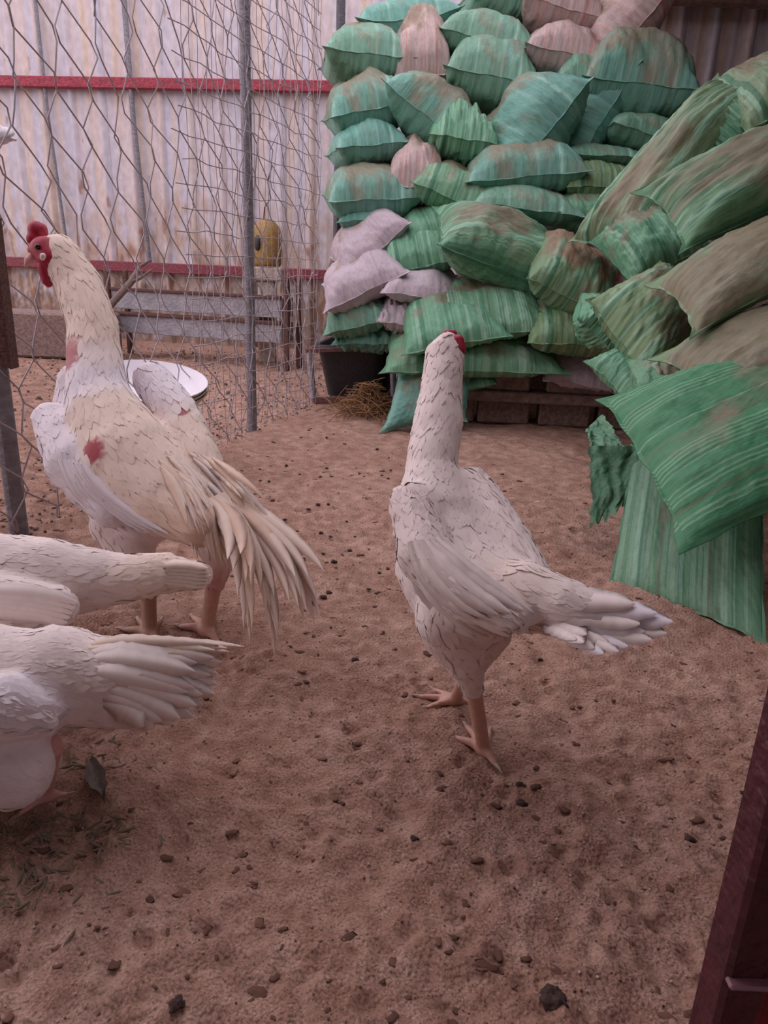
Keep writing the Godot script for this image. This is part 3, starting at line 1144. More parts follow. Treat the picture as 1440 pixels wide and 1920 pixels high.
# ------------------------------------------------------------------ things beyond the fence
func beyond() -> void:
	# feed trough: two zinc channels in a dark frame
	var l := at(228, 576, 5.35)
	var r := at(538, 604, 5.05)
	var d := r - l
	var x := Vector3(d.x, 0, d.z).normalized()
	var n := x.cross(Vector3.UP) * -1.0
	var turn := Basis(x, Vector3.UP, x.cross(Vector3.UP))
	var len := Vector3(d.x, 0, d.z).length()
	var mid := Vector3((l.x + r.x) / 2, 0, (l.z + r.z) / 2)
	var o := thing("feed_trough", mid, "long grey zinc feed trough of two stacked channels on dark legs below the red rail", "trough")
	for k in 2:
		var b := MB.new()
		var y := 0.235 + k * 0.165
		b.box(mid + Vector3(0, y, 0) + turn.z * 0.10, Vector3(len, 0.13, 0.012), 0.003, turn)
		b.box(mid + Vector3(0, y, 0) - turn.z * 0.10, Vector3(len, 0.13, 0.012), 0.003, turn)
		b.box(mid + Vector3(0, y - 0.06, 0), Vector3(len, 0.012, 0.19), 0.003, turn)
		for s in [-1, 1]:
			b.box(mid + Vector3(0, y, 0) + turn.x * s * len * 0.5, Vector3(0.012, 0.13, 0.2), 0.003, turn)
		obj("channel", b, M.zinc, o)
		var lip := MB.new()
		lip.box(mid + Vector3(0, y + 0.068, 0) + turn.z * 0.108, Vector3(len + 0.01, 0.022, 0.03), 0.004, turn)
		obj("lip", lip, M.rust, o)
	for s in [-0.52, 0.535]:
		for q in [-0.11, 0.11]:
			var b := MB.new()
			b.box(mid + Vector3(0, 0.29, 0) + turn.x * s * len + turn.z * q, Vector3(0.035, 0.60, 0.035), 0.004, turn)
			obj("leg", b, M.rust, o)
	# low block curb left of the trough
	var c := MB.new()
	var cp := at(30, 602, 5.1)
	cp.y = 0.0
	c.box(cp + Vector3(0, 0.16, 0), Vector3(1.35, 0.30, 0.3), 0.015)
	tag(obj("curb", c, M.cement), "low tan cement curb behind the rooster's neck at the left edge", "curb")
	# yellow plastic can with a cut hole, on a white block on the rail
	var k := at(501, 508, 5.15)
	var block := MB.new()
	block.box(k + Vector3(0.0, -0.02, 0), Vector3(0.22, 0.09, 0.16), 0.01)
	block.box(Vector3(k.x, (k.y - 0.065) / 2, k.z), Vector3(0.12, k.y - 0.065, 0.1), 0.01)
	tag(obj("block_stand", block, M.pale), "pale block pillar under the yellow plastic can", "block")
	var can := thing("plastic_can", k + Vector3(0, 0.03, 0), "dirty yellow plastic can with a dark hole cut in its side, seen behind the pole", "can")
	var cm := MB.new()
	var prof := [[0.0, 0.0], [0.085, 0.0], [0.105, 0.02], [0.110, 0.10], [0.108, 0.19], [0.09, 0.255], [0.06, 0.29], [0.03, 0.305], [0.0, 0.31]]
	cm.grid(24, prof.size() - 1, func(u, v):
		var j := int(round(v * (prof.size() - 1)))
		var rr: float = prof[j][0]
		return can.position + Vector3(rr * cos(u * TAU), prof[j][1], rr * 0.9 * sin(u * TAU)))
	obj("can_body", cm, speckled("a8874a", "8a6c3c", 41, 0.05, 0.55, 3.0), can)
	var hole := MB.new()
	var hp: Vector3 = can.position + Vector3(-0.05, 0.15, 0.093)
	hole.lump(hp, Basis(Vector3.UP, -0.5), Vector3(0.026, 0.05, 0.012), 3, 0.05)
	obj("hole", hole, M.black, can)
	var hook := MB.new()
	var hk: Vector3 = can.position + Vector3(-0.02, 0.30, 0.0)
	hook.tube([hk, hk + Vector3(0.01, 0.08, 0.01), hk + Vector3(0.05, 0.14, 0), hk + Vector3(0.03, 0.24, 0), hk + Vector3(0.06, 0.34, 0)], 0.005, 6)
	obj("hanging_wire", hook, M.rust, can)
	# white basin on a reddish stand
	var w := at(272, 728, 2.5)
	var bo := thing("basin", Vector3(w.x, 0, w.z), "stack of shallow white basins behind the rooster's right wing", "basin")
	for j in 3:
		var bm := MB.new()
		var pr := [[0.0, 0.0], [0.10, 0.0], [0.15, 0.035], [0.175, 0.07], [0.18, 0.07], [0.175, 0.062], [0.152, 0.03], [0.10, 0.006], [0.0, 0.006]]
		var tilt := Basis(Vector3.BACK, -0.10) * Basis(Vector3.RIGHT, 0.16)
		bm.grid(36, pr.size() - 1, func(u, v):
			var q := int(round(v * (pr.size() - 1)))
			return Vector3(w.x, w.y - 0.06 + j * 0.012, w.z) + tilt * Vector3(1.15 * pr[q][0] * cos(u * TAU), pr[q][1], 1.15 * pr[q][0] * sin(u * TAU)), true)
		obj("bowl", bm, M.white if j == 2 else M.ivory, bo)
	var st := MB.new()
	st.tube([Vector3(w.x, 0, w.z), Vector3(w.x, w.y - 0.06, w.z)], [0.15, 0.135], 20)
	obj("stand", st, M.clay, bo)
	# dry branch leaning on the curb
	var br := MB.new()
	var b0 := at(205, 575, 4.2)
	var b1 := at(245, 530, 4.2)
	var b2 := at(262, 500, 4.25)
	br.tube([at(190, 600, 4.15), b0, b1, b2], [0.02, 0.022, 0.02, 0.012], 7)
	br.tube([b1, at(262, 522, 4.2), at(285, 505, 4.22)], [0.012, 0.01, 0.005], 6)
	br.tube([b2, at(278, 490, 4.3), at(284, 486, 4.3)], [0.010, 0.008, 0.004], 6)
	br.tube([at(190, 600, 4.15), Vector3(b0.x - 0.12, 0.0, b0.z)], [0.02, 0.022], 7)
	tag(obj("dry_branch", br, M.bark), "dry forked branch standing right of the rooster's neck beyond the fence", "branch")
	# pale scrap caught at the left edge
	var sc := MB.new()
	sc.lump(at(4, 252, 1.9), Basis(Vector3.BACK, -0.2), Vector3(0.028, 0.020, 0.02), 14, 0.25, 14, 10)
	sc.tube([at(14, 258, 1.9), at(30, 262, 1.9)], [0.008, 0.004], 6)
	tag(obj("plastic_scrap", sc, M.white), "pale plastic scrap caught in the fence at the left edge", "scrap")
	# pipe post beside the sack heap
	var pp := on_ground(628, 690)
	var pm := MB.new()
	var tb := at(634, 330, 4.5)
	pm.tube([Vector3(tb.x, -0.05, tb.z), Vector3(tb.x, 1.2, tb.z), Vector3(tb.x, 2.7, tb.z)], 0.026, 12)
	tag(obj("pipe_post", pm, M.pipe_dark), "dark pipe post standing against the left end of the sack heap", "post")


func tub_and_pallet() -> void:
	# black tub in a pipe and angle iron stand
	var yaw := Basis(Vector3.UP, deg_to_rad(-6)) * Basis(Vector3.BACK, deg_to_rad(5))
	var base := at(664, 752, 3.86) - yaw.z * 0.31
	base.y = 0.0
	var o := thing("tub_stand", base, "reddish angle iron frame on grey pipe legs that holds the black tub", "stand")
	var tub := thing("tub", base, "black plastic tub set in the frame beside the fence, a sack drooping into it", "tub")
	var shell := MB.new()
	var rect := func(hw: float, hd: float, y: float) -> Array:
		var out := []
		for q in 32:
			var a := TAU * q / 32.0
			var cx := signf(cos(a)) * pow(absf(cos(a)), 0.35) * hw
			var cz := signf(sin(a)) * pow(absf(sin(a)), 0.35) * hd
			out.append(base + yaw * Vector3(cx, y, cz))
		return out
	var lv := [[0.165, 0.25, 0.045], [0.195, 0.285, 0.295], [0.215, 0.30, 0.297], [0.215, 0.30, 0.312], [0.18, 0.265, 0.312], [0.16, 0.245, 0.06], [0.01, 0.01, 0.06]]
	shell.grid(32, lv.size() - 1, func(u, v):
		var q: Array = lv[int(round(v * (lv.size() - 1)))]
		return rect.call(q[0], q[1], q[2])[int(round(u * 32)) % 32])
	obj("shell", shell, M.black, tub)
	for z in [0.315, -0.315]:
		var b := MB.new()
		b.box(base + yaw * Vector3(0, 0.292, z), Vector3(0.46, 0.022, 0.03), 0.003, yaw)
		obj("rail", b, M.rust_red, o)
		var low := MB.new()
		low.box(base + yaw * Vector3(0, 0.035, z), Vector3(0.44, 0.03, 0.03), 0.003, yaw)
		obj("rail", low, M.rust_red, o)
		for s in [-0.215, 0.215]:
			var leg := MB.new()
			leg.tube([base + yaw * Vector3(s * 0.98, -0.02, z), base + yaw * Vector3(s, 0.285, z)], 0.016, 10)
			obj("leg", leg, M.pipe_light, o)
	for s in [-0.22, 0.22]:
		var b := MB.new()
		b.box(base + yaw * Vector3(s, 0.292, 0), Vector3(0.03, 0.022, 0.64), 0.003, yaw)
		obj("rail", b, M.rust_red, o)
	# straw fallen beside it
	var straw := MB.new()
	var r := RandomNumberGenerator.new()
	r.seed = 21
	var c0 := on_ground(690, 775)
	for k in 420:
		var q := Vector3(r.randfn(0, 0.075), 0, r.randfn(0, 0.09))
		var top := 0.16 * exp(-(q.x * q.x + q.z * q.z) * 90.0)
		var p := c0 + q + Vector3(0, r.randf() * top + 0.006, 0)
		var d := Vector3(r.randfn(), r.randfn() * 0.35, r.randfn()).normalized() * r.randf_range(0.03, 0.075)
		straw.col = Color("b08a62").lerp(Color("7d5a3c"), r.randf()).srgb_to_linear()
		p.y = maxf(p.y, absf(d.y) + 0.004)
		straw.tube([p - d, p + Vector3(0, 0.01, 0), p + d], 0.0018, 4, false)
	tag(obj("straw_heap", straw, M.straw), "small heap of loose straw between the black tub and the leaning sack", "straw", "", "stuff")
	# pallet with boards and blocks, carrying the back heap
	var pl := at(985, 740, 3.55)
	pl.y = 0.0
	var pal := thing("pallet", pl, "dark weathered pallet of blocks and a long board under the sack heap", "pallet")
	var tilt := Basis(Vector3.UP, deg_to_rad(-4))
	var rows := [[-0.20, 0.26, 0.245, 0.16], [0.16, 0.30, 0.245, 0.16], [0.42, 0.17, 0.245, 0.16], [-0.53, 0.22, 0.245, 0.16]]
	for e in rows:
		for z in [0.0, -0.9]:
			var b := MB.new()
			b.box(pl + tilt * Vector3(e[0] + 0.08, e[2], z), Vector3(e[1], e[3], 0.14), 0.008, tilt)
			obj("block", b, M.wood, pal)
	for e in [[-0.36, 0.12, 0.06, 0.115], [-0.16, 0.245, 0.06, 0.115], [0.13, 0.24, 0.06, 0.115], [0.39, 0.2, 0.06, 0.115], [-0.53, 0.2, 0.06, 0.115]]:
		for z in [-0.02, -0.9]:
			var b := MB.new()
			b.box(pl + tilt * Vector3(e[0] + 0.06, e[2], z), Vector3(e[1], e[3], 0.12), 0.008, tilt)
			obj("foot_block", b, M.block, pal)
	for z in [0.03, -0.9]:
		var b := MB.new()
		b.box(pl + tilt * Vector3(0.02, 0.140, z), Vector3(1.2, 0.05, 0.13), 0.006, tilt)
		obj("board", b, M.wood, pal)
	for k in 7:
		var b := MB.new()
		b.box(pl + tilt * Vector3(0.02, 0.335, 0.02 - k * 0.155), Vector3(1.2, 0.022, 0.13), 0.004, tilt)
		obj("deck_board", b, M.wood, pal)


func rags() -> void:
	var spots := [
		[[1106, 836, 2.06], [1216, 836, 2.06], [1108, 992, 1.98], [1172, 950, 1.98], "torn green flap of sack cloth hanging lowest left of the bright green sack"],
		[[1097, 806, 2.15], [1130, 776, 2.15], [1112, 846, 2.08], [1170, 838, 2.05], "small torn green scrap of sack cloth below the pointed sack corner"],
		[[1185, 735, 2.12], [1218, 688, 2.15], [1215, 768, 2.06], [1265, 722, 2.08], "frayed green scrap of sack cloth in the gap above the bright green sack"]]
	for e in spots:
		var m := MB.new()
		var c := []
		for k in 4:
			c.append(at(e[k][0], e[k][1], e[k][2]))
		var g := noise(int(e[0][0]), 1.0, 3)
		for face in 2:
			m.grid(20, 22, func(u, v):
				var uu: float = u + 0.10 * g.get_noise_2d(v * 6.0, 3.0) * (1.0 if u > 0.5 else -1.0)
				var vv: float = v + 0.16 * v * g.get_noise_2d(u * 7.0, 9.0)
				var q: Vector3 = c[0].lerp(c[1], uu).lerp(c[2].lerp(c[3], uu), vv)
				return q + cb.z * (0.016 * g.get_noise_2d(u * 3.0 + 20.0, v * 1.2) + 0.003 * sin(u * 14.0 + v * 3.0) - 0.0025 * face), face == 1)
		tag(obj("sack_scrap", m, M.scrap), e[4], "sack scrap", "torn scraps of sack")


# ------------------------------------------------------------------ birds
func eye(o: Node3D, p: Vector3, r: float) -> void:
	var b := MB.new()
	b.lump(p, Basis(), Vector3.ONE * r, 1, 0.0, 14, 10)
	obj("eye", b, M.eye, o)


func skin_part(called: String, bones: Array, o: Node3D, cell := 0.003, k := 0.006) -> void:
	var m := blob(bones, cell, k, 0.0022)
	var g := noise(hash(called) % 999, 120.0, 2)
	for q in m.v.size():
		m.c[q] = coat(bones, m.v[q])[1] * (1.0 + 0.18 * g.get_noise_3dv(m.v[q]))
	obj(called, m, M.skin, o)


func rooster() -> void:
	var bones := [
		bone([98, 474, 1.62, 27], [112, 478, 1.62, 36], "cream", 0.018, 0.010),
		bone([112, 478, 1.62, 36], [150, 540, 1.61, 40], "cream", 0.034, 0.012),
		bone([150, 540, 1.61, 40], [174, 610, 1.58, 43], "cream", 0.040, 0.012),
		bone([174, 610, 1.58, 43], [178, 680, 1.55, 48], "cream", 0.042, 0.013),
		bone([178, 680, 1.55, 48], [185, 750, 1.52, 58], "cool", 0.040, 0.015),
		bone([150, 720, 1.60, 38], [165, 830, 1.60, 75], "cool", 0.035, 0.018),
		bone([200, 790, 1.50, 70], [245, 870, 1.46, 92], "cream", 0.045, 0.018),
		bone([245, 870, 1.46, 92], [310, 935, 1.40, 70], "cream", 0.050, 0.016),
		bone([310, 935, 1.40, 70], [375, 985, 1.34, 40], "buff", 0.060, 0.012),
		bone([200, 880, 1.54, 85], [270, 960, 1.48, 62], "cool", 0.035, 0.018),
		# left wing
		bone([96, 788, 1.50, 32], [140, 870, 1.44, 50], "cool", 0.042, 0.022),
		bone([140, 870, 1.44, 50], [210, 950, 1.40, 36], "cool", 0.050, 0.022),
		# right wing
		bone([285, 712, 1.60, 32], [335, 780, 1.54, 38], "cool", 0.036, 0.020),
		bone([335, 780, 1.54, 38], [375, 870, 1.46, 40], "cream", 0.046, 0.018),
		bone([375, 870, 1.46, 40], [410, 940, 1.40, 26], "cream", 0.055, 0.014),
		# thighs
		bone([230, 985, 1.50, 55], [262, 1060, 1.47, 30], "w", 0.028, 0.014),
		bone([262, 1060, 1.47, 30], [278, 1112, 1.46, 17], "w", 0.018, 0.010),
		bone([392, 975, 1.46, 40], [410, 1045, 1.47, 28], "w", 0.026, 0.013),
		bone([410, 1045, 1.47, 28], [404, 1095, 1.47, 17], "pink", 0.014, 0.009)]
	var patches := [
		[at(136, 672, 1.52), 0.042, "red", 0.75], [at(183, 848, 1.385), 0.030, "red", 0.9], [at(340, 765, 1.49), 0.020, "red", 0.8],
		[at(150, 610, 1.53), 0.040, "pink", 0.35], [at(150, 640, 1.52), 0.03, "pink", 0.4]]
	var foot := on_ground(335, 1195)
	var o := fowl("rooster", foot, "tall white and cream rooster with a red face and long drooping tail, facing away", "rooster", bones, 2600, 3, patches)
	# bare red face, comb, wattle, ear lobe, beak, eye
	var face := [bone([80, 467, 1.60, 18], [91, 486, 1.595, 18], "red"), bone([91, 486, 1.595, 18], [95, 512, 1.60, 11], "red"), bone([67, 469, 1.61, 13], [80, 467, 1.60, 18], "red"), bone([88, 458, 1.59, 11], [97, 482, 1.585, 10], "red")]
	skin_part("face", face, o, 0.0028, 0.012)
	skin_part("comb", [bone([68, 430, 1.61, 14], [70, 436, 1.62, 13], "red"), bone([62, 448, 1.61, 11], [72, 440, 1.62, 13], "red"), bone([76, 430, 1.63, 11], [78, 446, 1.63, 10], "red")], o)
	skin_part("wattle", [bone([84, 500, 1.595, 11], [88, 526, 1.60, 8], "red"), bone([88, 526, 1.60, 8], [91, 533, 1.60, 5], "red")], o)
	skin_part("ear_lobe", [[on_coat(face, 81, 480, 1.45, 1.57, 0.0), on_coat(face, 80, 484, 1.45, 1.57, 0.0), 0.0060, 0.0054, "w", 0.0, 0.0]], o, 0.0015, 0.003)
	skin_part("beak", [bone([66, 478, 1.605, 9], [54, 488, 1.60, 6], "pink"), bone([54, 488, 1.60, 6], [48, 498, 1.60, 2], "pink")], o, 0.0025, 0.004)
	eye(o, on_coat(face, 70, 462, 1.45, 1.59, -0.001), 0.0062)
	# saddle plumes and tail
	var out := cb.z + Vector3(0, 0.6, 0)
	var list := []
	var rs := RandomNumberGenerator.new()
	rs.seed = 33
	for k in 84:                        # saddle hackles that run off the back and fall over the root of the tail
		var f := rs.randf()
		var g := rs.randf()
		var sx := lerpf(lerpf(285, 345, g), lerpf(390, 450, g), f)
		var sy := lerpf(lerpf(860, 930, g), lerpf(845, 955, g), f)
		var ex := sx + lerpf(45, 95, f) + rs.randf_range(-12, 12)
		var ey := sy + lerpf(70, 110, g) + rs.randf_range(-15, 30)
		var miss := 1.345 - 0.03 * f
		var q0 := on_coat(bones, sx, sy, 1.2, miss)
		var q1 := on_coat(bones, lerpf(sx, ex, 0.38), lerpf(sy, ey, 0.28), 1.2, miss, 0.005)
		var q2 := on_coat(bones, lerpf(sx, ex, 0.74), lerpf(sy, ey, 0.62), 1.2, miss, 0.006)
		var q3 := on_coat(bones, ex, ey, 1.2, miss - 0.01, 0.007)
		obj("saddle_feather", quill(q0, q1, q2, q3, rs.randf_range(13, 19) * 1.35 / F, out, ["cream", "cream", "buff", "w"][k % 4], k + 500, 0.12), M.feather, o)
	for k in 30:                        # fringe hanging from the flank below the tail
		var f := k / 29.0
		var sx := 340 + 95 * f + rs.randf_range(-6, 6)
		var sy := 950 + 12 * sin(k * 1.3) - 10 * f
		var ey := 1018 + 45 * f + rs.randf_range(-18, 22)
		obj("saddle_feather", quill(on_coat(bones, sx, sy, 1.2, 1.335, -0.001), on_coat(bones, sx + 12, sy + 28, 1.2, 1.325, 0.004), at(sx + 22, lerpf(sy, ey, 0.65), 1.315), at(sx + 26 + 10 * f, ey, 1.315), 15 * 1.33 / F, out, ["cream", "buff", "cream"][k % 3], k + 700, 0.10), M.feather, o)
	var tips := [[590, 1172, 80], [600, 1160, 88], [575, 1150, 84], [560, 1140, 60], [515, 1235, 40], [520, 1200, 34], [468, 1205, 10], [472, 1180, 22], [500, 1150, 46], [535, 1120, 66], [445, 1120, 2], [460, 1090, 30]]
	var rt := RandomNumberGenerator.new()
	rt.seed = 12
	for k in tips.size() * 3:
		var e: Array = tips[k % tips.size()]
		var hi: float = e[2] + rt.randf_range(-7, 7)
		var ex: float = e[0] + (rt.randf_range(-22, 10) if k >= tips.size() else 0.0)
		var ey: float = e[1] + (rt.randf_range(-90, 0) if k >= tips.size() else 0.0)
		list.append([[392 + hi * 0.30, 935 - hi * 0.12, 1.35], [438 + hi * 0.75, 968 - hi * 0.05, 1.30], [lerpf(470 + hi * 0.7, ex, 0.75), lerpf(1010, ey, 0.45), 1.27], [ex, ey, 1.26 - 0.01 * (k % 4)], 32, "buff" if (k % 12) > 5 and k % 2 else "cream", "tail_feather"])
	for k in list.size():
		var e: Array = list[k]
		obj(e[6], quill(at(e[0][0], e[0][1], e[0][2]), at(e[1][0], e[1][1], e[1][2]), at(e[2][0], e[2][1], e[2][2]), at(e[3][0], e[3][1], e[3][2]), e[4] * 1.3 / F, out, e[5], k + 40, 0.10), M.feather, o)
	# left wing flight feathers
	for k in 7:
		var f := k / 6.0
		obj("wing_feather", quill(on_coat(bones, 112 + 45 * f, 860 + 10 * f, 1.2, 1.42), on_coat(bones, 135 + 50 * f, 905 + 5 * f, 1.2, 1.40, 0.004), on_coat(bones, 175 + 60 * f, 955 - 5 * f, 1.2, 1.39, 0.004), on_coat(bones, 225 + 95 * f, 992 + 6 * f, 1.2, 1.385, 0.005), 26 * 1.4 / F, out, "cool", k + 80, 0.4), M.feather, o)
	var h := Vector3(-0.55, 0, -0.83)
	shank(o, at(278, 1108, 1.46), on_ground(282, 1198) + Vector3(0, 0.012, 0), h, 0.0135, "legr", 5)
	shank(o, at(402, 1090, 1.47), on_ground(388, 1192) + Vector3(0, 0.012, 0), h, 0.0135, "leg", 6)


func hen() -> void:
	var bones := [
		bone([838, 648, 1.27, 22], [834, 665, 1.27, 32], "w", 0.014, 0.010),
		bone([834, 665, 1.27, 32], [828, 730, 1.25, 37], "w", 0.026, 0.012),
		bone([828, 730, 1.25, 37], [820, 800, 1.22, 43], "w", 0.034, 0.013),
		bone([820, 800, 1.22, 43], [808, 880, 1.18, 44], "w", 0.036, 0.014),
		bone([808, 880, 1.18, 44], [815, 960, 1.15, 72], "w", 0.036, 0.018),
		bone([815, 960, 1.17, 72], [850, 1060, 1.11, 92], "w", 0.036, 0.022),
		bone([850, 1060, 1.11, 92], [905, 1120, 1.05, 80], "w", 0.040, 0.022),
		bone([905, 1110, 1.05, 78], [985, 1120, 1.00, 55], "cream", 0.040, 0.020),
		bone([985, 1115, 1.00, 55], [1050, 1138, 0.97, 50], "w", 0.040, 0.020),
		bone([1050, 1138, 0.97, 50], [1120, 1152, 0.95, 34], "w", 0.035, 0.018),
		# left wing
		bone([772, 945, 1.10, 38], [800, 1040, 1.03, 50], "grey", 0.036, 0.024),
		bone([800, 1040, 1.03, 50], [880, 1120, 0.98, 42], "w", 0.046, 0.026),
		bone([880, 1120, 0.98, 42], [965, 1160, 0.95, 22], "w", 0.048, 0.024),
		# right wing
		bone([885, 915, 1.18, 34], [935, 985, 1.12, 38], "w", 0.036, 0.022),
		bone([935, 985, 1.12, 38], [1000, 1080, 1.04, 30], "w", 0.046, 0.022),
		# belly and thighs
		bone([800, 1060, 1.14, 55], [860, 1160, 1.08, 70], "w", 0.032, 0.020),
		bone([842, 1160, 1.06, 58], [872, 1235, 1.08, 36], "w", 0.026, 0.014),
		bone([872, 1235, 1.08, 34], [886, 1288, 1.10, 18], "w", 0.016, 0.010),
		bone([905, 1180, 1.13, 50], [880, 1250, 1.19, 26], "w", 0.024, 0.013)]
	var foot := on_ground(880, 1400)
	var o := fowl("hen", foot, "white hen with a long straight neck standing alone in the middle, facing the sacks", "hen", bones, 2600, 9)
	skin_part("face", [bone([858, 640, 1.262, 10], [861, 655, 1.262, 10], "red"), bone([857, 655, 1.262, 9], [857, 672, 1.262, 5], "red")], o, 0.0025, 0.008)
	skin_part("comb", [bone([836, 627, 1.29, 6], [848, 628, 1.30, 7], "red")], o, 0.002, 0.005)
	skin_part("beak", [bone([850, 640, 1.32, 9], [854, 648, 1.345, 3], "leg")], o, 0.0025, 0.004)
	eye(o, at(869, 646, 1.275), 0.0045)
	var out := cb.z * 0.6 + Vector3(0, 1, 0)
	var fan := [[1262, 1166, 0.90, 0], [1250, 1188, 0.895, 8], [1222, 1200, 0.89, 14], [1232, 1150, 0.905, -10], [1190, 1132, 0.915, -18], [1160, 1222, 0.885, 26], [1132, 1226, 0.885, 32], [1095, 1205, 0.89, 36], [1200, 1170, 0.9, 2], [1178, 1212, 0.892, 20], [1114, 1216, 0.893, 30], [1080, 1200, 0.897, 34], [1208, 1184, 0.9, 8], [1140, 1205, 0.9, 22], [1100, 1190, 0.905, 26]]
	for k in fan.size():
		var e: Array = fan[k]
		var q: float = e[3]
		obj("tail_feather", quill(at(1010, 1135 + q * 0.75, 0.965), at(lerpf(1030, e[0], 0.35), lerpf(1130 + q, e[1], 0.3), lerpf(0.955, e[2], 0.3)), at(lerpf(1030, e[0], 0.7), lerpf(1130 + q, e[1], 0.7), lerpf(0.955, e[2], 0.7)), at(e[0], e[1], e[2]), (72 if q < 24.0 else 52) * 0.93 / F, out, "w" if k % 3 else "cool", k + 140, 0.5), M.feather, o)
	var side := cb.z + Vector3(-0.4, 0.3, 0)
	for k in 12:                         # folded flight feathers along the lower edge of the left wing
		var f := (k % 6) / 5.0
		var up := 0.0 if k < 6 else 34.0
		obj("wing_feather", quill(on_coat(bones, 770 + 45 * f, 1050 - up - 5 * f, 0.8, 1.02, 0.002), on_coat(bones, 790 + 70 * f, 1110 - up - 10 * f, 0.8, 1.0, 0.004), on_coat(bones, 835 + 90 * f, 1160 - up - 12 * f, 0.8, 0.98, 0.005), on_coat(bones, 895 + 105 * f, 1190 - up - 8 * f, 0.8, 0.965, 0.006), 34 * 1.0 / F, side, "w" if k % 2 else "grey", k + 170, 0.5), M.feather, o)
	var h := Vector3(-0.3, 0, -0.95)
	shank(o, at(887, 1282, 1.10), on_ground(906, 1414) + Vector3(0, 0.010, 0), h, 0.0105, "leg", 15, 0.065)
	shank(o, at(880, 1252, 1.19), on_ground(852, 1322) + Vector3(0, 0.010, 0), Vector3(-0.75, 0, -0.2).normalized(), 0.0095, "leg", 16, 0.062)


